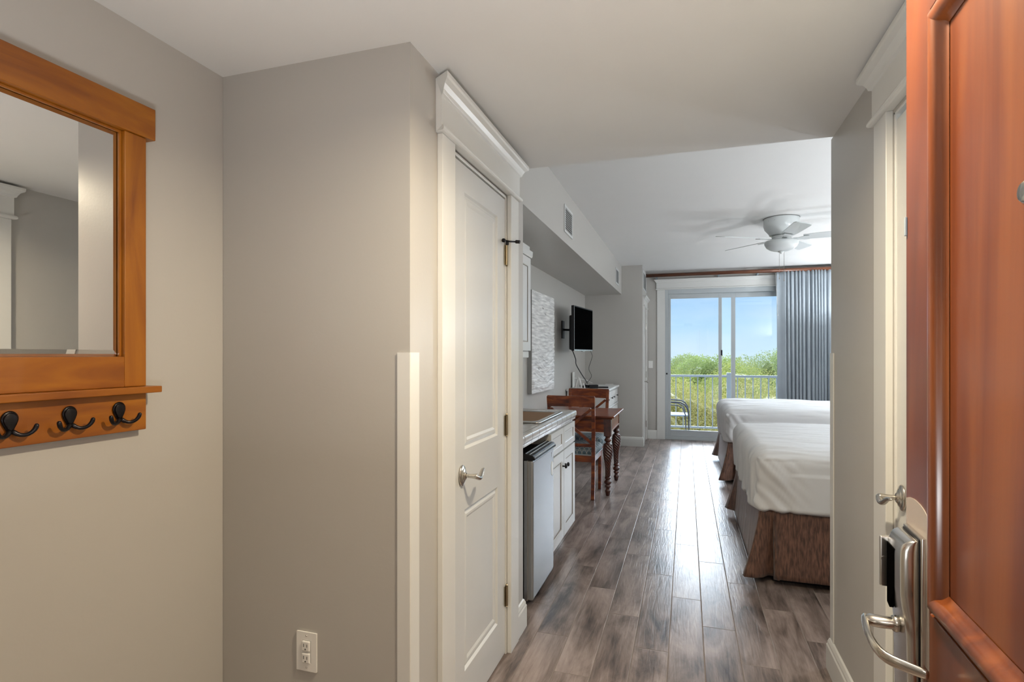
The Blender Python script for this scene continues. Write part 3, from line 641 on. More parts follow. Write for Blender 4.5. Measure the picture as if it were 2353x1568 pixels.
fr.location.x += .027
uc = thing('wall_cabinet', (-1.31, 3.4, 1.35), 'white wall cabinet above the sink seen past the hall door casing', 'cabinet')
B().box(XL+.002, -1.165, YH+.016, 4.10, 1.385, 2.10).build('body', 'cabinet', uc, bevel=.001)
for p, q in ((YH+.02, 3.134), (3.138, 3.615), (3.619, 4.097)):
    W = q-p; bb = B(); f = lambda a, z, d: (-1.144+d, p+a, 1.389+z); paneled(bb, W, .707, .019, [(.06, W-.06, .06, .647)], RG, f); dr = bb.build('door', 'cabinet', uc, bevel=.002)
    g = B(); a0, a1, c0, c1 = p+.06, q-.06, 1.449, 2.036
    for (u0, u1, v0, v1) in ((a0+.004, a0+.010, c0, c1), (a1-.010, a1-.004, c0, c1), (a0+.01, a1-.01, c0+.004, c0+.010), (a0+.01, a1-.01, c1-.010, c1-.004)): g.box(-1.1505, -1.1475, u0, u1, v0, v1)
    g.build('groove', 'cabinet_glaze', dr, label='brown glaze line')
b = B(); b.prism([(0, 2.101), (.026, 2.101), (.032, 2.112), (.034, 2.150), (.020, 2.158), (.012, 2.166), (.012, 2.19), (0, 2.19)], lambda a, z, s: (-1.166+a, YH+.016 if s == 0 else 4.10+a*.6, z), 0, 1); b.build('crown', 'cabinet', uc, bevel=.001)
b = B(); b.box(-1.21, -1.155, YH+.016, 4.085, 1.335, 1.384); b.build('light_rail', 'cabinet', uc, bevel=.006)

# ------------------------------------------------------------------ relief art panel
art = thing('relief_art_panel', (XL, 5.63, .98), 'square white textured relief canvas on the grey wall above the chairs', 'artwork')
ay0, ay1, az0, az1, ax = 5.16, 6.10, .975, 1.99, XL+.05
b = B(); n = 150; grid = []
for i in range(n+1):
    rw = []
    for j in range(n+1):
        y = ay0+(ay1-ay0)*i/n; z = az0+(az1-az0)*j/n
        edge = min(1, min(i, n-i, j, n-j)/5)
        wv = noise.noise(Vector((y*2.2, z*3.0, 1.7)))*.10
        a = noise.noise(Vector((y*2.6, (z+wv)*22, 4.0))); c = noise.noise(Vector((y*6, (z+wv)*48, 9.0))); q = noise.noise(Vector((y*2.5, z*2.5, 2)))
        d = (.5-abs(a))*.026*(.7+.8*q)+(.5-abs(c))*.012
        rw.append(b.bm.verts.new((ax-.004+edge*d, y, z)))
    grid.append(rw)
for i in range(n):
    for j in range(n): b.bm.faces.new((grid[i][j], grid[i+1][j], grid[i+1][j+1], grid[i][j+1]))
b.build('relief_surface', cloth_mat('white paste with painted grey relief shade', (.55, .55, .54), (.88, .88, .86), (4, 5, 55), .6, 0, .3), art, smooth=True, recalc=True)  # grey streaks put the shading of the relief into the colour
B().box(XL+.001, ax-.0045, ay0, ay1, az0, az1).build('canvas_side', plain('grey canvas edge', (.30, .30, .29), .7), art, bevel=.003)

# ------------------------------------------------------------------ television
tv = thing('television', (-1.25, 6.72, 1.30), 'black flat television on a wall arm above the dresser', 'television')
th = math.atan2(.081, .82); ctr = Vector((-1.205, 6.75, 1.668)); ux = Vector((math.sin(th), math.cos(th), 0)); nx_ = Vector((math.cos(th), -math.sin(th), 0))
def tvf(a, z, d): p = ctr+ux*a+nx_*d; return (p.x, p.y, p.z+z)
W2, H2 = .415, .266
b = B(); b.prism([(-W2, -H2), (W2, -H2), (W2, H2), (-W2, H2)], tvf, -.035, 0); b.build('case', 'black', tv, bevel=.005)
b = B(); b.prism([(-W2*.72, -H2*.95), (W2*.72, -H2*.95), (W2*.72, H2*.6), (-W2*.72, H2*.6)], tvf, -.100, -.0355); b.build('back_cover', 'black', tv, bevel=.015)
b = B(); b.prism([(-W2+.014, -H2+.022), (W2-.014, -H2+.022), (W2-.014, H2-.014), (-W2+.014, H2-.014)], tvf, .0002, .0012); b.build('screen', 'screen', tv)
b = B(); b.prism([(-W2, -H2+.001), (W2, -H2+.001), (W2, -H2+.014), (-W2, -H2+.014)], tvf, .0002, .002); b.prism([(-.05, -H2-.008), (.05, -H2-.008), (.05, -H2-.0005), (-.05, -H2-.0005)], tvf, -.02, .0)
b.prism([(-W2+.001, -H2+.015), (-W2+.006, -H2+.015), (-W2+.006, H2-.001), (-W2+.001, H2-.001)], tvf, .0002, .002)
b.build('bezel_strip', 'steel', tv, bevel=.001, label='silver bezel strip')
b = B(); c0 = Vector(tvf(0, 0, -.101)); b.tube([c0, (XL+.10, c0.y+.12, c0.z), (XL+.012, c0.y, c0.z)], .014, 10); b.box(XL+.0005, XL+.012, c0.y-.06, c0.y+.06, c0.z-.11, c0.z+.11); b.build('wall_arm', 'black', tv, bevel=.001)
def cable(name, pts, r, mat, label, cat='cable'):
    P = [Vector(p) for p in pts]; Q = []
    for i in range(len(P)-1):
        p0, p1, p2, p3 = P[max(i-1, 0)], P[i], P[i+1], P[min(i+2, len(P)-1)]
        for k in range(6):
            t = k/6; Q.append(.5*((2*p1)+(-p0+p2)*t+(2*p0-5*p1+4*p2-p3)*t*t+(-p0+3*p1-3*p2+p3)*t**3))
    Q.append(P[-1])
    return B().tube(Q, r, 8).build(name, mat, None, smooth=True, label=label, cat=cat)
def px(u, v, X=None, Y=None, Z=None):
    """a photo measurement turned into a point of the room on a known plane"""
    xc = (u-1176.5)/1271; s, c = .30123, .95355
    dx, dy, dz = -s+xc*c, c+xc*s, (815-v)/1271
    t = X/dx if X is not None else Y/dy if Y is not None else (Z-H)/dz
    return Vector((dx*t, dy*t, H+dz*t))

# ------------------------------------------------------------------ dresser and what stands on it
DX, dy0, dy1, DZ = -.975, 6.93, 8.18, .918
dr_ = thing('dresser', (-1.2, 7.55, 0), 'white painted dresser with dark knobs under the television', 'dresser')
b = B(); b.box(XL+.018, DX-.0, dy0+.02, dy1-.02, .08, DZ-.03); b.build('body', 'dresser', dr_, bevel=.002)
b = B(); b.box(XL+.010, DX+.035, dy0, dy1, DZ-.028, DZ); b.build('top', 'dresser', dr_, bevel=.006)
for (yy, xx) in ((dy0+.015, DX-.03), (dy1-.055, DX-.03), (dy0+.015, XL+.02), (dy1-.055, XL+.02)): B().box(xx, xx+.04, yy, yy+.04, 0, .0795).build('leg', 'dresser', dr_, bevel=.002)
b = B(); b.box(DX+.0005, DX+.012, dy1-.055, dy1-.02, .08, DZ-.0285); b.box(DX+.0005, DX+.012, dy0+.02, dy0+.055, .08, DZ-.0285)
b.box(DX+.0005, DX+.018, dy0+.02, dy1-.02, .655, .675); b.build('face_frame', 'dresser', dr_, bevel=.002)
for (zz0, zz1) in ((.69, .87), (.39, .64), (.11, .37)):
    for (p, q) in ((dy0+.065, 7.548), (7.562, dy1-.065)):
        W = q-p; hh = zz1-zz0; bb = B(); f = lambda a, z, d: (DX+.012+d, p+a, zz0+z)
        paneled(bb, W, hh, .0115, [(.03, W-.03, .03, hh-.03)] if zz0 < .6 else [], [(.006, -.006)], f); dw = bb.build('drawer', 'dresser', dr_, bevel=.002)
        for ky in (p+.10, q-.10):
            B().lathe([(.006, 0), (.004, .012), (.012, .018), (.013, .023), (.002, .026)], (DX+.0125, ky, (zz0+zz1)/2), 14, 'X').build('knob', 'bronze', dw, smooth=True, label='dark bronze knob')
def arch(name, c, w, h, t, r, label, rz=0):
    b = B(); P = []; n = 14
    for i in range(n+1):
        s = i/n; P.append((-w/2*(1-s**2.2)*1.0, h*s))
    P2 = P+[(-a, z) for a, z in P[::-1][1:]]
    b.tube([(a*math.cos(rz), a*math.sin(rz), z) for a, z in P2], r, 8, flat=(1.0, t))
    b.tube([(-w/2*math.cos(rz), -w/2*math.sin(rz), r), (w/2*math.cos(rz), w/2*math.sin(rz), r)], r, 8)
    b.bm.transform(Matrix.Translation(c)); return b.build(name, 'decor', None, smooth=True, label=label, cat='ornament', origin=c, group=None)
p = px(1329.5, 892, Y=7.05); arch('arch_ornament', (p.x, 7.05, DZ+.004), .068, .142, 1.6, .006, 'taller white pointed arch ornament on the dresser')
p = px(1340, 893, Y=6.98); arch('arch_ornament', (p.x, 6.98, DZ+.004), .040, .070, 1.6, .005, 'small white pointed arch ornament on the dresser edge')
b = B(); b.box(XL+.016, XL+.030, 7.28, 7.38, DZ+.001, DZ+.205); b.build('upright_card', 'white_plastic', None, bevel=.002, label='thin upright white card leaning on the wall over the dresser', cat='card')
q = px(1364, 889, Z=DZ+.02); sb = thing('set_top_box', (q.x, q.y, DZ+.001), 'small black box on the dresser under the television', 'media box', .25)
b = B(); b.box(-.055, .055, -.06, .06, .0, .045); b.build('case', 'black', sb, bevel=.004, world=False)
b = B(); b.box(.0555, .057, -.04, .04, .006, .038); b.build('port_panel', 'steel', sb, world=False, label='grey port panel')
q = px(1346, 888, Z=DZ+.02); ad = thing('power_adapter', (q.x, q.y, DZ+.001), 'black power adapter with plug behind the small arch ornament', 'power adapter', -.3)
b = B(); b.prism([(-.07, 0), (.05, 0), (.06, .035), (-.03, .042)], lambda a, z, d: (a, d, z), -.04, .04); b.build('case', 'black', ad, bevel=.003, world=False)
q2 = px(1332.5, 886, Z=DZ+.02); b = B(); b.lathe([(.002, 0), (.013, 0), (.013, .03), (.002, .03)], (q2.x, q2.y, DZ+.014), 14, 'X'); b.build('plug_connector', 'black', None, smooth=True, label='black plug connector lying between the two arch ornaments', cat='plug')
q = px(1383, 890, Z=DZ+.012); rm = thing('remote_control', (q.x, q.y, DZ+.001), 'black remote control lying near the front edge of the dresser', 'remote control', .12)
b = B(); b.box(-.085, .085, -.022, .022, 0, .018); b.build('case', 'black', rm, bevel=.006, world=False)
b = B()
for i in range(7):
    for j in (-1, 0, 1): b.box(-.07+i*.02, -.062+i*.02, j*.012-.004, j*.012+.004, .0182, .020)
b.build('button', 'rail', rm, world=False, label='grey buttons')
q = px(1398, 883.5, Z=DZ); b = B(); b.box(q.x-.04, q.x+.07, q.y-.08, q.y+.07, DZ+.0008, DZ+.0028); b.build('paper_sheet', 'white_plastic', None, label='white paper lying flat at the back of the dresser top', cat='paper')
c1 = Vector(tvf(-.33, -.20, -.06))
cable('tv_power_cable', [tvf(-.38, -.262, -.03), px(1322.5, 825, Y=6.5), px(1324, 838, Y=6.7), px(1335, 858, Y=6.95), px(1345, 873, Y=7.2), px(1350, 882, Z=DZ+.046)], .006, 'black', 'thick black cable hanging from the near end of the television')
cable('tv_signal_cable', [tvf(.37, -.262, -.02), px(1361, 818, Y=7.2), px(1358, 830, Y=7.3), px(1353, 848, Y=7.35), px(1359, 864, Y=7.4), px(1352, 876, Y=7.45), (px(1351, 884, Z=DZ+.01).x, 7.45, DZ+.006)], .0028, 'black', 'thin black cable hanging from the far end of the television')
cable('white_cord', [(XL+.02, 7.3, 1.05), px(1348, 874, Y=7.5), px(1355, 878, Y=7.5), (px(1362, 881, Z=DZ+.05).x, 7.5, DZ+.055)], .004, 'white_plastic', 'white cord looping to the small black box on the dresser')

# ------------------------------------------------------------------ table with rope twist legs
tb = thing('side_table', (-1.04, 5.70, 0), 'mahogany square table with rope twist legs between the two chairs', 'table')
tx0, tx1, ty0, ty1, TZ = -1.44, -.655, 5.28, 6.11, .772
b = B(); b.box(tx0, tx1, ty0, ty1, TZ-.020, TZ); b.build('tabletop', 'mahogany', tb, bevel=.007, seg=3)
b = B(); b.box(tx0+.025, tx1-.022, ty0+.022, ty1-.022, TZ-.034, TZ-.0205); b.build('under_moulding', 'mahogany', tb, bevel=.005)
lx = (tx0+.085, tx1-.070); ly = (ty0+.080, ty1-.080)
b = B(); 
b.box(lx[0]-.02, lx[1]+.02, ly[0]-.028, ly[0]-.008, TZ-.155, TZ-.0345); b.box(lx[0]-.02, lx[1]+.02, ly[1]+.008, ly[1]+.028, TZ-.155, TZ-.0345)
b.box(lx[0]-.028, lx[0]-.008, ly[0]-.0, ly[1], TZ-.155, TZ-.0345); b.box(lx[1]+.008, lx[1]+.028, ly[0], ly[1], TZ-.155, TZ-.0345)
b.box(lx[0], lx[1], ly[0]-.032, ly[0]-.0285, TZ-.160, TZ-.148); b.box(lx[1]+.0285, lx[1]+.034, ly[0], ly[1], TZ-.160, TZ-.148)
b.build('apron', 'mahogany', tb, bevel=.002)
def leg_mesh(x, y):
    b = B(); b.box(x-.034, x+.034, y-.034, y+.034, .575, TZ-.0345)
    pr = [(.030, .5745), (.026, .568), (.022, .560), (.024, .552), (.031, .545), (.034, .535), (.031, .525), (.022, .518), (.020, .512), (.027, .507), (.027, .500)]
    b.lathe(pr, (x, y, 0), 24)
    tw = []
    n = 110
    for i in range(n+1):
        t = i/n; z = .4995-(.4995-.185)*t
        r = .029+.016*math.sin(math.pi*min(1, t*1.55+.08)) if t < .58 else .029+.016*math.sin(math.pi*min(1, .58*1.55+.08))*(1-(t-.58)/.42)-.008*((t-.58)/.42)
        r = .025+.022*math.exp(-((t-.22)/.32)**2)
        tw.append((r, z))
    b.lathe(tw, (x, y, 0), 64, rad=lambda th, h, r: r*(.84+.18*abs(math.cos(4*th+h*105))**.8))
    pr = [(.018, .1845), (.028, .178), (.030, .170), (.026, .162), (.020, .158), (.022, .150), (.033, .142), (.037, .130), (.033, .118), (.022, .110), (.020, .104), (.028, .098), (.030, .090), (.026, .082), (.019, .076), (.019, .060), (.026, .052), (.028, .046), (.024, .030), (.021, .012), (.018, 0)]
    b.lathe(pr, (x, y, 0), 24)
    return b
for x in lx:
    for y in ly:
        lg = leg_mesh(x, y).build('leg', 'mahogany_dark', tb, smooth=True)
        for f in lg.data.polygons: f.use_smooth = f.center.z < .574

# ------------------------------------------------------------------ cross back chairs
def make_chair(label):
    ch = thing('dining_chair', (0, 0, 0), label, 'chair', group=None)
    k = dict(parent=ch, world=False)
    yb_ = 0.0
    for s in (-1, 1):
        b = B()
        pts = [(s*.205, -.035, 0), (s*.205, -.010, .22), (s*.205, 0, .44), (s*.207, -.008, .62), (s*.210, -.035, .80), (s*.213, -.060, .965)]
        b.tube(pts, .0235, 4, ph=math.pi/4)
        b.build('leg', 'mahogany', bevel=.003, **k)
        b = B(); b.bar((s*.195, .415, 0), (s*.195, .415, .405), .032, .032, (1, 0, 0)); b.build('leg', 'mahogany', bevel=.003, **k)
    def curved(z0, z1, y, dep, hw, name, th=.020, bow=0):
        b = B(); n = 12; prev = None
        for i in range(n+1):
            t = -1+2*i/n; x = hw*t; yy = y-dep*(1-t*t)
            bb = bow*(1-t*t)
            q = [b.bm.verts.new(p) for p in ((x, yy-th/2, z0+bb), (x, yy+th/2, z0+bb), (x, yy+th/2-.004, z1), (x, yy-th/2-.004, z1))]
            if prev:
                for a in range(4): b.bm.faces.new((prev[a], prev[(a+1) % 4], q[(a+1) % 4], q[a]))
            else: b.bm.faces.new(q[::-1])
            prev = q
        b.bm.faces.new(prev); return b.build(name, 'mahogany', bevel=.003, **k)
    curved(.865, .972, -.050, .020, .226, 'crest_rail', .024, .006)
    curved(.490, .520, -.004, .012, .192, 'lower_rail')
    def brace(a, c):
        b = B(); n = 10; prev = None
        A = Vector(a); C_ = Vector(c); P = [A.lerp(C_, i/n)+Vector((0, -.014*(1-(2*i/n-1)**2), 0)) for i in range(n+1)]
        b.tube(P, .018, 4, ph=math.pi/4)
        b.build('cross_brace', 'mahogany', bevel=.002, **k)
    brace((-.192, -.044, .850), (.192, -.006, .525)); brace((.192, -.040, .850), (-.192, -.002, .525))
    b = B()
    b.box(-.19, .19, -.008, .012, .345, .405); b.box(-.182, .182, .405, .425, .345, .405); b.box(-.212, -.190, .015, .40, .345, .405); b.box(.190, .212, .015, .40, .345, .405)
    b.build('seat_frame', 'mahogany', bevel=.003, **k)
    # cushion: soft slab
    b = B(); loops = []
    for z, ins in ((.406, .012), (.412, .002), (.430, -.006), (.452, -.006), (.468, .004), (.480, .022), (.490, .055), (.496, .10), (.498, .16)):
        loops.append(rr(-.216+ins, .216-ins, .018+ins, .445-ins, .05, z, 6))
    loft(b, loops, cap0=True); b.build('seat_cushion', 'cushion', smooth=True, label='teal cushion with pale ring pattern', **k)
    b = B(); P = rr(-.222, .222, .012, .451, .05, .412, 6); b.tube([Vector(p) for p in P+[P[0]]], .005, 6); b.build('piping', 'cushion_welt', smooth=True, label='pale blue piping', **k)
    return ch
M['cushion_welt'] = plain('pale blue piping cloth', (.32, .38, .42), .7)
c1_ = make_chair('mahogany cross back chair nearest the camera with its back to the counter')
c2_ = copy_tree(c1_); c2_['label'] = 'mahogany cross back chair on the far side of the table next to the dresser'
c1_.location = (-1.04, 5.185, 0); c1_.rotation_euler = (0, 0, R(-1))
c2_.location = (-1.06, 6.20, 0); c2_.rotation_euler = (0, 0, R(181))
for c in (c1_, c2_): c['group'] = 'cross back chairs at the square table'

# ------------------------------------------------------------------ beds
def bed(y0, y1, label, seed):
    x0, x1 = .372, 2.42; Z0, Z1 = .425, .795
    root = thing('bed', ((x0+x1)/2, (y0+y1)/2, 0), label, 'bed', group='white made beds with brown skirts')
    # sheet wrapped mattress
    b = B(); nx, ny, nz = 130, 190, 40; hx, hy, hz = (x1-x0)/2, (y1-y0)/2, (Z1-Z0)/2; cx, cy, cz = (x0+x1)/2, (y0+y1)/2, (Z0+Z1)/2
    vd = {}
    def vert(i, j, k):
        key = (i, j, k)
        if key in vd: return vd[key]
        px_, py_, pz_ = -hx+2*hx*i/nx, -hy+2*hy*j/ny, -hz+2*hz*k/nz
        # round edges: clamp to inner box, push by radius
        rx = .095
        ix, iy, iz = max(-hx+rx, min(hx-rx, px_)), max(-hy+rx, min(hy-rx, py_)), max(-hz+.03, min(hz-rx, pz_))
        d = Vector((px_-ix, py_-iy, pz_-iz))
        rr_ = rx if pz_ > iz or True else .03
        if d.length > 1e-6:
            m_ = max(abs(d.x), abs(d.y), abs(d.z)); 
            if pz_ < iz: d.z *= rx/.03
            m_ = max(abs(d.x), abs(d.y), abs(d.z)); nd = d.normalized()
            p = Vector((ix, iy, iz))+Vector((nd.x*m_, nd.y*m_, nd.z*m_*(1 if nd.z > 0 else .25)))
        else: p = Vector((px_, py_, pz_)); nd = Vector((0, 0, 1))
        # sag and drape
        wpos = Vector((cx+p.x, cy+p.y, cz+p.z)); sx_ = wpos.x-x0
        foot = max(0, 1-sx_/.5); top = max(0, nd.z)
        s1_ = noise.noise(Vector((wpos.x*1.6+seed, wpos.y*11, wpos.z*1.5))); s2_ = noise.noise(Vector((wpos.x*3+seed, wpos.y*27, wpos.z*2.5+3)))
        s3_ = noise.noise(Vector((wpos.x*1.3, wpos.y*1.8, seed)))
        amp = (.015+.012*foot) if (nd.z > .4 or nd.x < -.5) else .0
        disp = amp*(s1_*.8+s2_*.5+.28*noise.noise(Vector((wpos.x*5+seed, wpos.y*48, wpos.z*4))))+.010*s3_*top
        if nd.y < -.5 and nd.z < .5:
            cr = math.exp(-(sx_-.10)**2/.02); disp += .024*cr*noise.noise(Vector(((wpos.x+wpos.z*.9)*20+seed, 2, (wpos.z-wpos.x)*4)))+.004*noise.noise(Vector((wpos.x*5, wpos.z*3, seed)))
            if wpos.z < .665: disp += .008*min(1, max(0, (sx_-.20)/.02)) # folded top sheet step
        p += nd*disp
        # hem waviness at the bottom
        if k == 0: p.z += .010*noise.noise(Vector((wpos.x*7+seed, wpos.y*7, 0)))
        vd[key] = b.bm.verts.new((cx+p.x, cy+p.y, cz+p.z)); return vd[key]
    for i in range(nx):
        for j in range(ny):
            b.bm.faces.new((vert(i, j, nz), vert(i+1, j, nz), vert(i+1, j+1, nz), vert(i, j+1, nz))); b.bm.faces.new((vert(i, j, 0), vert(i, j+1, 0), vert(i+1, j+1, 0), vert(i+1, j, 0)))
    for i in range(nx):
        for k in range(nz):
            b.bm.faces.new((vert(i, 0, k), vert(i+1, 0, k), vert(i+1, 0, k+1), vert(i, 0, k+1))); b.bm.faces.new((vert(i, ny, k), vert(i, ny, k+1), vert(i+1, ny, k+1), vert(i+1, ny, k)))
    for j in range(ny):
        for k in range(nz):
            b.bm.faces.new((vert(0, j, k), vert(0, j, k+1), vert(0, j+1, k+1), vert(0, j+1, k))); b.bm.faces.new((vert(nx, j, k), vert(nx, j+1, k), vert(nx, j+1, k+1), vert(nx, j, k+1)))
    b.build('sheeted_mattress', 'sheet', root, smooth=True)
    # box spring under
    B().box(x0+.06, x1, y0+.06, y1-.06, .16, .424).build('box_spring', 'dark', root)
    B().box(x0+.12, x1, y0+.10, y1-.10, 0, .159).build('base', 'dark', root)
    # skirt: near side, foot, far side, with flared pleat corners
    def skirt(path, name='skirt'):
        b = B(); ns = 14; cols = []
        for (tx, ty, bx_, by_) in path:
            cols.append([b.bm.verts.new((tx+(bx_-tx)*(s/ns)**1.3, ty+(by_-ty)*(s/ns)**1.3, .445-(.445-.045)*s/ns)) for s in range(ns+1)])
        for a, c in zip(cols, cols[1:]):
            for s in range(ns): b.bm.faces.new((a[s], c[s], c[s+1], a[s+1]))
        o = b.build(name, 'skirt', root, smooth=True, recalc=False)
        m_ = o.modifiers.new('solid', 'SOLIDIFY'); m_.thickness = .003
        return o
    def run(ax_, a0, a1, tfix, bfix, n, amp, ph):
        P = []
        for i in range(n+1):
            t = i/n; a = a0+(a1-a0)*t; wv = amp*.35*math.sin(a*17+ph)+amp*1.3*noise.noise(Vector((a*6, ph, 0)))
            P.append((a, tfix, a, bfix+wv*0+(-wv if bfix < tfix else wv)) if ax_ == 'x' else (tfix, a, bfix-abs(wv), a))
        return P
    nt, nb = y0+.035, y0+.002
    skirt(run('x', x1, x0+.115, nt, nb, 40, .004, seed)+[(x0+.112, nt, x0+.140, nb-.012), (x0+.110, nt+.004, x0+.150, nb+.02)])
    # corner pleat flap (near)
    skirt([(x0+.125, nt+.004, x0+.15, nb+.050), (x0+.10, nt+.002, x0+.09, nb+.055), (x0+.085, nt, x0+.055, nb+.01), (x0+.065, nt, x0+.0, nb-.012), (x0+.045, nt, x0-.048, nb-.010), (x0+.040, nt+.012, x0-.055, nb+.015), (x0+.040, nt+.02, x0-.02, nb+.035)], 'pleat')
    ft, fb = x0+.040, x0+.012
    skirt([(ft, y0+.06, fb-.030, y0+.04), (ft, y0+.08, fb-.010, y0+.075), (ft, y0+.10, fb+.004, y0+.11)]+run('y', y0+.12, y1-.12, ft, fb, 60, .010, seed+2)+[(ft, y1-.08, fb+.006, y1-.10), (ft, y1-.05, fb-.050, y1-.05), (ft, y1-.03, fb-.072, y1-.0)], 'skirt')
    skirt([(x0+.040, y1-.035, x0-.060, y1+.005), (x0+.06, y1-.035, x0+.05, y1-.012)]+run('x', x0+.10, x1, y1-.035, y1-.002, 30, .004, seed+1)[::1], 'skirt')
    # headboard and pillows
    B().box(x1+.04, x1+.09, y0-.02, y1+.02, .0, 1.25).build('headboard', 'headboard', root, bevel=.01)
    for s in (-1, 1):
        py = (y0+y1)/2+s*.36; b = B(); n = 20
        top = [[None]*(n+1) for _ in range(n+1)]; bot = [[None]*(n+1) for _ in range(n+1)]
        for i in range(n+1):
            for j in range(n+1):
                u, v = -1+2*i/n, -1+2*j/n; hgt = .075*((1-u**4)*(1-v**4))**.5; q = 1-.05*(abs(u*v))
                X_, Y_ = 2.16+.20*u*q, py+.32*v*q
                top[i][j] = b.bm.verts.new((X_, Y_, .905+hgt)); bot[i][j] = top[i][j] if i in (0, n) or j in (0, n) else b.bm.verts.new((X_, Y_, .905-hgt))
        for i in range(n):
            for j in range(n):
                b.bm.faces.new((top[i][j], top[i+1][j], top[i+1][j+1], top[i][j+1])); b.bm.faces.new((bot[i][j], bot[i][j+1], bot[i+1][j+1], bot[i+1][j]))
        b.build('pillow', 'sheet', None, smooth=True, label=('white pillow at the head of the ' + ('near' if y0 < 5 else 'far') + ' bed, ' + ('nearer' if s < 0 else 'farther') + ' side'), cat='pillow', group='pillows on the beds')
    return root
bed(3.54, 5.09, 'white sheeted bed with brown skirt, nearer of the two beds', 1.0)
bed(6.17, 7.72, 'white sheeted bed with brown skirt, farther bed next to the curtain', 5.0)
# nightstand with lamp
ns = thing('nightstand', (2.25, 5.63, 0), 'mahogany nightstand standing between the two beds', 'nightstand')
b = B(); b.box(2.02, 2.50, 5.37, 5.97, .12, .66); b.build('body', 'mahogany', ns, bevel=.003)
B().box(2.00, 2.51, 5.35, 5.99, .6605, .69).build('top', 'mahogany', ns, bevel=.005)
for z in (.16, .42):
    d_ = B().box(2.006, 2.0195, 5.40, 5.94, z, z+.22).build('drawer', 'mahogany', ns, bevel=.003); B().lathe([(.006, 0), (.004, -.012), (.013, -.02), (.002, -.026)], (2.0055, 5.67, z+.11), 14, 'X').build('knob', 'bronze', d_, smooth=True)
for x in (2.03, 2.45):
    for y in (5.38, 5.92): B().box(x, x+.04, y, y+.04, 0, .1195).build('leg', 'mahogany', ns)
lp = thing('table_lamp', (2.22, 5.80, .691), 'bedside table lamp with pale shade standing on the nightstand', 'lamp')
LPX, LPY = 2.22, 5.80
B().lathe([(.002, .692), (.075, .692), (.075, .705), (.02, .72), (.045, .80), (.055, .87), (.03, .95), (.012, .98), (.010, 1.18), (.002, 1.18)], (LPX, LPY, 0), 24).build('base', 'bronze', lp, smooth=True)
b = B(); n = 32
ra = [[b.bm.verts.new((LPX+r*math.cos(2*math.pi*j/n), LPY+r*math.sin(2*math.pi*j/n), z)) for j in range(n)] for r, z in ((.17, 1.08), (.12, 1.27))]
for j in range(n): b.bm.faces.new((ra[0][j], ra[0][(j+1) % n], ra[1][(j+1) % n], ra[1][j]))
b.build('lamp_shade', 'shade', lp, smooth=True)
bpy.data.objects['bedside_bulb'].location = (LPX, LPY, 1.245)
def added_torchiere(x, y, label):  # out of view uplighters, added to hold the bedroom fill lights
    t = thing('added_floor_lamp', (x, y, 0), label, 'fill lamp')
    B().lathe([(.002, 0), (.13, 0), (.13, .012), (.03, .03), (.014, .05)], (x, y, 0), 28).build('base', 'bronze', t, smooth=True)
    B().tube([(x, y, .045), (x, y, 1.70)], .011, 12).build('pole', 'bronze', t, smooth=True)
    B().lathe([(.012, 1.69), (.06, 1.70), (.12, 1.74), (.165, 1.80), (.175, 1.83), (.170, 1.83), (.158, 1.80), (.115, 1.748), (.06, 1.712), (.012, 1.705)], (x, y, 0), 32).build('bowl_shade', 'bronze', t, smooth=True)
added_torchiere(2.22, 3.02, 'added bronze uplighter fill lamp between the near bed and the near wall')
added_torchiere(2.25, 8.35, 'added bronze uplighter fill lamp between the far bed and the curtain')
for yy, lb in ((4.31, 'nearer'), (6.94, 'farther')):  # out of view sconces, added as fixtures for the wall fill
    t = thing('added_sconce', (XB, yy, 1.45), 'added fill sconce with glass shade above the head of the ' + lb + ' bed', 'wall lamp')
    B().lathe([(.002, 0), (.05, 0), (.05, -.012), (.02, -.02), (.002, -.02)], (XB-.001, yy, 1.47), 24, 'X').build('wall_plate', 'bronze', t, smooth=True)
    B().tube([(XB-.02, yy, 1.47), (XB-.08, yy, 1.46), (XB-.125, yy, 1.48), (XB-.13, yy, 1.52)], .007, 10).build('arm', 'bronze', t, smooth=True)
    b = B(); ra = [[b.bm.verts.new((XB-.13+r*math.cos(2*math.pi*j/32), yy+r*math.sin(2*math.pi*j/32), z)) for j in range(32)] for r, z in ((.02, 1.525), (.075, 1.56), (.078, 1.70))]
    for p_, q_ in zip(ra, ra[1:]):
        for j in range(32): b.bm.faces.new((p_[j], p_[(j+1) % 32], q_[(j+1) % 32], q_[j]))
    b.build('glass_shade', 'glass', t, smooth=True)

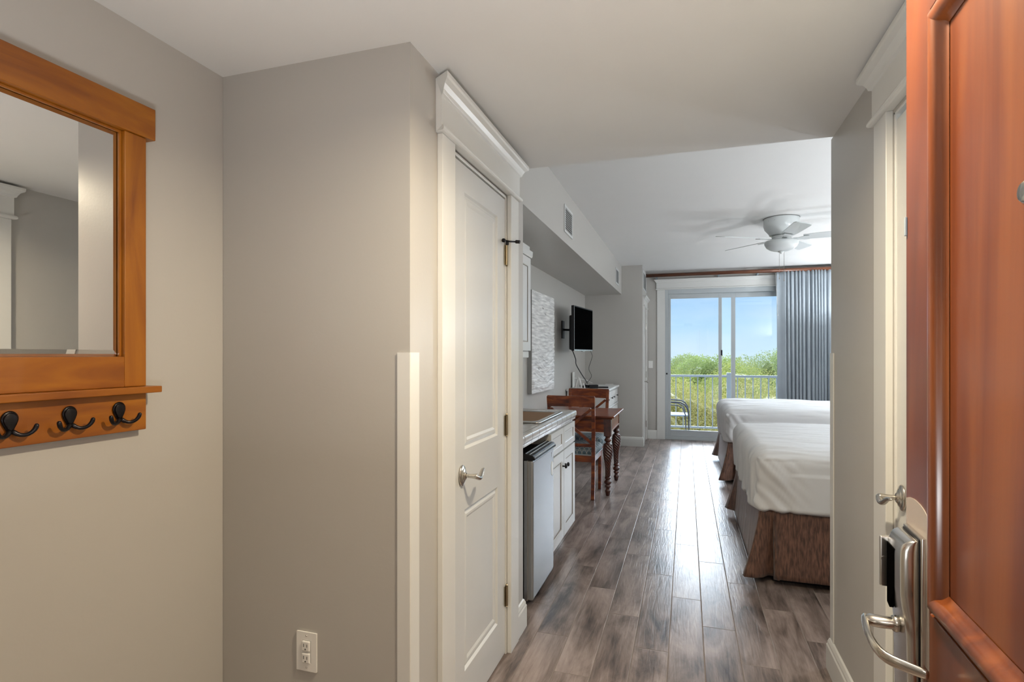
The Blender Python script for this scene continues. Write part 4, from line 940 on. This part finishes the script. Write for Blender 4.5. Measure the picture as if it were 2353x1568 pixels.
# ------------------------------------------------------------------ curtain and rod
rod = thing('curtain_rod', (.9, 9.04, 2.6), 'dark wooden curtain rod across the top of the sliding door', 'curtain rod')
RY, RZ = 9.04, 2.612
B().tube([(-.62, RY, RZ), (2.54, RY, RZ)], .028, 20).build('pole', 'rod', rod, smooth=True)
for x in (-.46, .47, 1.02, 2.35):
    b = B(); b.box(x-.008, x+.008, RY, YW-.0005, RZ-.050, RZ-.034); b.box(x-.012, x+.012, YW-.008, YW-.0004, RZ-.07, RZ-.01); b.box(x-.008, x+.008, RY-.012, RY+.012, RZ-.036, RZ-.0285); b.build('bracket', 'rail', rod, bevel=.001)
cu = thing('curtain', (1.9, RY, 0), 'grey blue pleated curtain gathered at the right of the glass door', 'curtain')
b = B(); nn = 420; rows = 40; x0, x1 = 1.275, 2.50
cols = []
for i in range(nn+1):
    t = i/nn; x = x0+(x1-x0)*t
    flat = min(1, max(0, (x-x0-.10)/.06))
    ph = 2*math.pi*(x/.050+1.1*noise.noise(Vector((x*6, 0, 0))))
    c = []
    for k in range(rows+1):
        s = k/rows; z = 2.588-(2.588-.012)*s
        loose = .55+.45*min(1, s*3)
        am = (.042+.030*noise.noise(Vector((x*7, s*.6, 3))))*loose
        am2 = .012*noise.noise(Vector((x*9, s*2, 8)))
        y = RY+flat*(am*math.sin(ph+.8*s*noise.noise(Vector((x*4, 0, 5))))+am2*math.sin(ph*2.1+1))+(1-flat)*(.010*math.sin((x-x0)*40)-.01)
        xx = x+.020*s*(1-t)*flat+flat*.010*math.cos(ph)*loose
        if t < .1: xx += .012*s
        c.append(b.bm.verts.new((xx, y, z+(.010*abs(math.sin(ph/2))*flat if k == 0 else 0))))
    cols.append(c)
for a, c in zip(cols, cols[1:]):
    for k in range(rows): b.bm.faces.new((a[k], c[k], c[k+1], a[k+1]))
o = b.build('curtain_cloth', 'curtain', cu, smooth=True, recalc=False); m_ = o.modifiers.new('solid', 'SOLIDIFY'); m_.thickness = .0025
wand = B().tube([(1.262, RY-.02, 2.57), (1.285, RY-.03, 1.95)], .003, 8); wand.lathe([(.002, 0), (.010, .008), (.002, .018)], (1.286, RY-.03, 1.935), 10); wand.build('pull_wand', 'louver', cu, smooth=True)

# ------------------------------------------------------------------ ceiling fan
FXc, FYc = .875, 5.90
fan = thing('ceiling_fan', (FXc, FYc, CB), 'white five blade ceiling fan with frosted bowl over the beds', 'ceiling fan')
b = B(); b.lathe([(.002, CB-.001), (.158, CB-.001), (.160, CB-.010), (.160, CB-.070), (.155, CB-.085), (.150, CB-.105), (.112, CB-.150), (.108, CB-.165), (.06, CB-.168)], (FXc, FYc, 0), 40); hs_ = b.build('motor_housing', 'fan', fan, smooth=False, bevel=.003)
for f in hs_.data.polygons: f.use_smooth = True
b = B()
for a in (218, 240): b.lathe([(.0005, 0), (.004, 0), (.004, .001), (.0005, .001)], (FXc+.1600*math.cos(R(a)), FYc+.16*math.sin(R(a)), CB-.04), 8)
b.tube([(FXc+.1605*math.cos(R(t)), FYc+.1605*math.sin(R(t)), CB-.0035) for t in range(0, 361, 10)], .0022, 6); b.build('shadow_gap_ring', 'vent_dark', fan, label='dark gap ring at the ceiling')
B().lathe([(.05, CB-.169), (.085, CB-.172), (.088, CB-.182), (.078, CB-.190), (.09, CB-.196), (.09, CB-.215), (.06, CB-.218)], (FXc, FYc, 0), 32).build('hub', 'fan', fan, smooth=True)
B().lathe([(.10, CB-.219), (.148, CB-.222), (.152, CB-.232), (.150, CB-.252), (.135, CB-.280), (.105, CB-.302), (.065, CB-.316), (.03, CB-.320), (.002, CB-.320)], (FXc, FYc, 0), 40).build('light_bowl', 'bowl', fan, smooth=True)
B().lathe([(.028, CB-.3205), (.030, CB-.326), (.012, CB-.332), (.010, CB-.342), (.002, CB-.344)], (FXc, FYc, 0), 20).build('finial', 'fan', fan, smooth=True)
def chain(dx, dy, ln):
    b = B(); b.tube([(FXc+dx, FYc+dy, CB-.322), (FXc+dx, FYc+dy, CB-.322-ln)], .0016, 6); b.lathe([(.001, 0), (.004, .006), (.003, .022), (.001, .024)], (FXc+dx, FYc+dy, CB-.322-ln-.02), 8)
    b.build('pull_chain', 'nickel', fan)
chain(-.018, 0, .25); chain(.022, -.01, .27)
zb = CB-.198
for kk in range(5):
    a = R(205+72*kk); pitch = R(13)
    Mx = Matrix.Translation((FXc, FYc, zb)) @ Matrix.Rotation(a, 4, 'Z')
    b = B(); b.prism([(.085, -.018), (.15, -.022), (.20, -.045), (.245, -.040), (.245, .040), (.20, .045), (.15, .022), (.085, .018)], lambda x, y, d: (x, y, d), -.008, -.002)
    b.bm.transform(Mx @ Matrix.Translation((0, 0, -.004)) @ Matrix.Rotation(-pitch*.8, 4, 'X')); ir = b.build('blade_arm', 'fan', fan, bevel=.002)
    b = B(); P = [(.19, -.052), (.30, -.062), (.62, -.072), (.645, -.060), (.652, -.035), (.652, .035), (.645, .060), (.62, .072), (.30, .062), (.19, .052)]
    b.prism(P, lambda x, y, d: (x, y, d), 0, .006); b.bm.transform(Mx @ Matrix.Rotation(-pitch, 4, 'X')); b.build('blade', 'fan', fan, bevel=.001)

# ------------------------------------------------------------------ open wooden entry door with lock
DW = .91; e0 = Vector((.341, 1.052)); dd_ = Vector((-.047, -1)).normalized()   # latch edge and direction to the hinges
ang = math.atan2(dd_.y, dd_.x)
ed = thing('door_4', (e0.x, e0.y, 0), 'open reddish wooden entry door with card lock at the right', 'door', ang, kind='structure')
# local frame: x runs toward the hinges, face side is local -y (toward the hall): check sign below
fs = -1
fE = lambda a, z, d: (a, fs*d, .006+z)
b = B(); rings = [(.003, -.009), (.047, -.009)]
paneled(b, DW, 2.085, .044, [(.106, DW-.106, .984-.006, 1.860-.006), (.106, DW-.106, .20, .80)], rings, fE)
slab = b.build('door_slab', 'entry', ed, world=False, bevel=.001)
def ring_mould(r, name):
    b = B(); z0, z1 = r[2], r[3]
    pr = [(.0085, -.0085), (.0088, -.002)]+[(.022-.0132*math.cos(R(t)), -.002+.0115*math.sin(R(t))) for t in range(15, 166, 15)]+[(.036, -.002), (.040, -.006), (.045, -.0082)]
    for i in range(4):
        S = []
        for ins, dep in pr:
            c = ((r[0]+ins, z0+ins), (r[1]-ins, z0+ins), (r[1]-ins, z1-ins), (r[0]+ins, z1-ins)); S.append([b.bm.verts.new(fE(*c[i], dep)), b.bm.verts.new(fE(*c[(i+1) % 4], dep))])
        for p, q in zip(S, S[1:]): b.bm.faces.new((p[0], p[1], q[1], q[0]))
    b.build(name, 'entry_mold', ed, world=False, smooth=True)
ring_mould((.106, DW-.106, .978, 1.854), 'panel_moulding'); ring_mould((.106, DW-.106, .20, .80), 'panel_moulding')
# peephole
b = B(); b.lathe([(.002, 0), (.013, 0), (.013, .005), (.009, .009), (.002, .008)], axis='Y', n=24)
b.bm.transform(Matrix.Translation((.362, fs*-.0085, 1.525)) @ Matrix.Diagonal((1, fs, 1, 1))); b.build('peephole', 'nickel', ed, world=False, smooth=True, label='nickel peephole')
b = B(); b.box(-.0015, .006, min(fs*.0002, fs*.003), max(fs*.0002, fs*.003), 1.553, 1.583); b.box(-.003, -.0002, -.0, .02, 1.553, 1.583); b.build('latch_plate', 'rail', ed, world=False, bevel=.0006, label='grey latch plate on the door edge')
# acrylic plate
b = B(); poly = [(.004, .90), (.004, 1.128), (.02, 1.1325), (.04, 1.1345), (.055, 1.134), (.07, 1.1325), (.085, 1.129), (.104, 1.121), (.104, .90)]
b.prism(poly, lambda a, z, d: (a, fs*d, z), .0003, .0015); b.build('guard_plate', 'plate', ed, world=False, label='clear scratched guard plate')
# lock case
lk = B()
def lsec(z, w0, w1, d0, dep, rnd):
    """rounded horizontal section of the lock: from depth d0 to dep off the door"""
    P = [(w0, d0), (w0, d0+(dep-d0)*.4)]; n = 6; rnd = min(rnd, (dep-d0)*.55)
    for i in range(n+1): t = R(180-90*i/n); P.append((w0+rnd+rnd*math.cos(t), dep-rnd+rnd*math.sin(t)))
    for i in range(n+1): t = R(90-90*i/n); P.append((w1-rnd+rnd*math.cos(t), dep-rnd+rnd*math.sin(t)))
    P += [(w1, d0+(dep-d0)*.4), (w1, d0)]
    return [(a, fs*d, z) for a, d in P]
loops = [lsec(z, .014, .090, .0095, dep, .009) for z, dep in ((1.082, .013), (1.0815, .018), (1.079, .023), (1.074, .0275), (1.066, .030), (1.052, .031), (1.0, .031), (.980, .029), (.962, .026), (.94, .0235), (.86, .022), (.80, .021), (.785, .018), (.776, .012))]
loft(lk, loops, cap0=True); case = lk.build('lock_case', 'steel', ed, world=False, smooth=True, label='brushed steel card lock case')
lk = B(); loops = [lsec(z, .010, .094, .0003, d, .003) for z, d in ((1.088, .004), (1.0875, .0075), (.775, .0075), (.7745, .004))]
loft(lk, loops, cap0=True); lk.build('rear_plate', 'steel', ed, world=False)
b = B(); b.box(.016, .0885, min(fs*.0076, fs*.0094), max(fs*.0076, fs*.0094), .778, 1.084); b.build('seam_gasket', 'black', case, world=False, label='black seam gasket')
b = B(); b.prism([(.020, 1.058), (.020, .962), (.034, .958), (.050, .985), (.055, 1.0), (.055, 1.058)], lambda a, z, d: (a, fs*d, z), .026, .0322)
b.build('card_slot', 'screen', case, world=False, bevel=.0008, label='black card reader face')
b = B(); b.prism([(.010, .0200), (.010, .037), (.015, .042), (.0195, .041), (.0195, .0200)], lambda a, d, z: (a, fs*d, z), .985, 1.066); b.build('reader_nose', 'steel', case, world=False, bevel=.002, label='grey reader nose')
b = B(); b.lathe([(.0003, 0), (.004, 0), (.004, .0006), (.0003, .0006)], axis='X', n=16); b.bm.transform(Matrix.Translation((.0196, fs*.036, 1.03))); b.build('indicator', 'steel', case, world=False)
# lever
def L3(s, d, z): return (s, fs*d, z)
b = B(); b.tube([L3(.050, .020, .940), L3(.050, .036, .940)], .014, 20); b.tube([L3(.050, .022, .940), L3(.050, .034, .940), L3(.049, .046, .939), L3(.045, .057, .938), L3(.036, .065, .937)], [.0115, .0115, .0115, .012, .010], 16, flat=(1, .8))
b.tube([L3(.024, .064, .936), L3(.030, .066, .9355), L3(.06, .070, .934), L3(.10, .073, .930), L3(.128, .066, .924), L3(.138, .055, .922), L3(.146, .040, .921), L3(.156, .022, .920), L3(.160, .017, .920)],
       [.003, .0065, .0068, .0068, .0070, .0072, .0070, .0065, .005], 14, flat=(.8, 1.25))
b.build('lever_handle', 'nickel', ed, world=False, smooth=True, sub=1, label='satin nickel lever handle')
for hz in (.25, 1.05, 1.85):
    b = B(); b.tube([(DW+.004, fs*.004, hz-.05), (DW+.004, fs*.004, hz+.05)], .007, 10); b.build('hinge', 'nickel', ed, world=False)

# foyer ceiling fixture (just above the frame)
fx_ = thing('ceiling_light', (.04, 1.13, CH), 'small round flush ceiling light in the foyer', 'ceiling light')
B().lathe([(.002, CH-.001), (.12, CH-.001), (.12, 2.203), (.070, 2.203), (.070, 2.235), (.002, 2.235)], (.04, 1.13, 0), 32).build('base', 'dark', fx_, smooth=False)
B().lathe([(.060, 2.2345), (.062, 2.230), (.060, 2.222), (.002, 2.220)], (.04, 1.13, 0), 32).build('diffuser', emis('warm lit diffuser', (1, .86, .66), 3.0), fx_, smooth=True)

# ------------------------------------------------------------------ balcony
b = B().box(-3, 5, YW+.16, 10.85, -.22, -.075); struct('floor_balcony', b, 'concrete', 'concrete balcony floor beyond the sliding door', 'balcony floor', origin=(0, YW, -.1))
BY = 10.72
rl = thing('balcony_railing', (.7, BY, -.075), 'grey balcony railing with square balusters beyond the glass door', 'railing')
B().box(-2.9, 4.9, BY-.025, BY+.025, .945, .985).build('top_rail', 'rail', rl, bevel=.004)
B().box(-2.9, 4.9, BY-.018, BY+.018, .005, .040).build('bottom_rail', 'rail', rl, bevel=.003)
for x in (-1.2, .727, 2.65): B().box(x-.038, x+.038, BY-.038, BY+.038, -.0745, 1.03).build('post', 'rail', rl, bevel=.004)
x = .727-.15
while x > -1.1: B().box(x-.009, x+.009, BY-.009, BY+.009, .0405, .9445).build('baluster', 'rail', rl); x -= .128
x = .727+.145
while x < 2.5: B().box(x-.009, x+.009, BY-.009, BY+.009, .0405, .9445).build('baluster', 'rail', rl); x += .128
pc = thing('patio_chair', (-.30, 9.85, -.075), 'dark metal patio armchair on the balcony behind the glass', 'chair')
zf = -.074
for dy in (-.24, .24):
    y = 9.80+dy; b = B()
    b.tube([(-.66, y, .57), (-.30, y, .575), (-.10, y, .565), (-.03, y, .53), (.015, y, .46), (.03, y, .36), (.035, y, zf)], .012, 10)
    b.build('arm', 'chair_metal', pc, smooth=True)
    b = B(); b.tube([(-.60, y, .515), (-.30, y, .525), (-.14, y, .515), (-.06, y, .47), (-.02, y, .36), (-.01, y, zf)], .009, 10); b.build('leg', 'chair_metal', pc, smooth=True)
    b = B(); b.tube([(-.78, y, zf), (-.64, y, .35), (-.80, y, .85)], .012, 10); b.build('leg', 'chair_metal', pc, smooth=True)
b = B(); b.box(-.64, .02, 9.57, 10.03, .335, .358); b.build('seat', 'sling', pc, bevel=.008)
b = B(); b.prism([(-.655, .37), (-.640, .37), (-.795, .84), (-.810, .84)], lambda a, z, d: (a, d, z), 9.575, 10.025); b.build('backrest', 'sling', pc, bevel=.004)

# ------------------------------------------------------------------ trees and ground far below
b = B().box(-150, 150, 11.2, 300, -9.6, -9.5); struct('ground', b, 'grass', 'green ground far below the balcony', 'ground', origin=(0, 100, -9.5))
def crown(rx, rz, nleaf, size, seed, lobes=16, ic=3):
    rnd = random.Random(seed); b = B(); bm = b.bm
    L_ = []
    for i in range(lobes):
        a = rnd.uniform(0, 2*math.pi); e_ = rnd.uniform(-.5, 1)*.9; r = rnd.uniform(.45, .75)
        L_.append((Vector((math.cos(a)*math.cos(e_)*rx*r, math.sin(a)*math.cos(e_)*rx*r, math.sin(e_)*rz*r)), rnd.uniform(.30, .46)))
    L_.append((Vector((0, 0, 0)), .62))
    for c, s in L_:
        m_ = Matrix.Translation(c) @ Matrix.Diagonal((rx*s*.5, rx*s*.5, rz*s*.5, 1)); r_ = bmesh.ops.create_icosphere(bm, subdivisions=ic, radius=1, matrix=m_)
        for v in r_['verts']: v.co += (v.co-c)*.25*noise.noise(v.co*2.2+Vector((seed, 0, 0)))
    per = nleaf//len(L_)
    for c, s in L_:
        for _ in range(per):
            d = Vector((rnd.gauss(0, 1), rnd.gauss(0, 1), rnd.gauss(0, 1))).normalized(); rr__ = s*(.82+.30*rnd.random()**.8)*(1+.18*noise.noise(d*4+c))
            p = c+Vector((d.x*rx*rr__, d.y*rx*rr__, d.z*rz*rr__))
            u = Vector((rnd.gauss(0, 1), rnd.gauss(0, 1), rnd.gauss(0, 1))).normalized(); v = u.orthogonal().normalized(); sz = size*rnd.uniform(.6, 1.4)
            a_ = p-u*sz; c_ = p+u*sz; b_ = p+v*sz*.45; d_ = p-v*sz*.45
            bm.faces.new([bm.verts.new(q) for q in (a_, b_, c_, d_)])
    me = bpy.data.meshes.new('crown'); bm.to_mesh(me); bm.free(); return me
def tree(mesh, mat, loc, top, s, label, group, rz=0, rx=1):
    h = top-(-9.5)
    root = thing('tree', (loc[0], loc[1], -9.5), label, 'tree', rz, group=group)
    o = bpy.data.objects.new('crown', mesh); col.objects.link(o); o.parent = root; o.scale = (s, s, s)
    o.location = (0, 0, h-rx*s)
    if not mesh.materials: mesh.materials.append(M[mat])
    b = B(); b.tube([(0, 0, 0), (.1, .05, h*.3), (-.05, 0, h*.6), (0, 0, h-rx*s)], [.04*h*.5, .03*h*.5, .02*h*.5, .01*h*.5], 10); b.build('trunk', 'bark', root, world=False, smooth=True)
mesh_a = crown(4.2, 4.0, 90000, .030, 1, 26); mesh_b = crown(4.2, 4.0, 80000, .038, 2, 24); mesh_c = crown(4.0, 3.4, 40000, .075, 3, 20, 2)
for m__, mt in ((mesh_a, 'leaf_near'), (mesh_b, 'leaf_pine'), (mesh_c, 'leaf_far')): m__.materials.append(M[mt])
G1, G2, G3 = 'olive oaks just beyond the balcony', 'fresh green pines behind the oaks', 'hazy trees on the skyline'
ln = ['olive leaved oak filling the left of the view below the railing', 'olive leaved oak in the middle of the balcony view', 'olive leaved oak at the right of the balcony view', 'lower olive leaved oak under the railing on the left', 'lower olive leaved oak under the railing on the right']
for (x, y, top, s, rz), lb in zip(((-2.2, 21, .85, 1.0, .3), (1.1, 20, 1.12, .85, 1.9), (4.4, 22, .75, 1.0, 4.1), (-.6, 17.5, -1.0, .8, 2.6), (3.2, 18, -.9, .8, 5.5)), ln):
    tree(mesh_a, 'leaf_near', (x, y), top, s, lb, G1, rz, 4.0)
lp2 = ['bright green pine crown rising behind the middle post of the glass door', 'bright green pine crown at the right behind the curtain edge', 'bright green pine crown at the left of the skyline', 'low bright green pine crown between the oaks']
for (x, y, top, s, rz), lb in zip(((4.3, 33, 1.62, 1.0, .3), (8.5, 36, 1.2, 1.1, 2.2), (-3.5, 38, 1.30, 1.2, 1.0), (1.0, 34, .9, 1.0, 3.7)), lp2):
    tree(mesh_b, 'leaf_pine', (x, y), top, s, lb, G2, rz, 4.0)
rnd = random.Random(4)
for i, x in enumerate(range(-14, 34, 6)):
    y = 75+rnd.uniform(-6, 8); top = 1.9+rnd.uniform(-.5, .5)+(1.2 if 11 < x < 23 else 0)
    tree(mesh_c, 'leaf_far', (x, y), top, 1.5+rnd.uniform(-.1, .2), 'hazy green tree in the distant skyline row', G3, rnd.uniform(0, 6), 3.4)
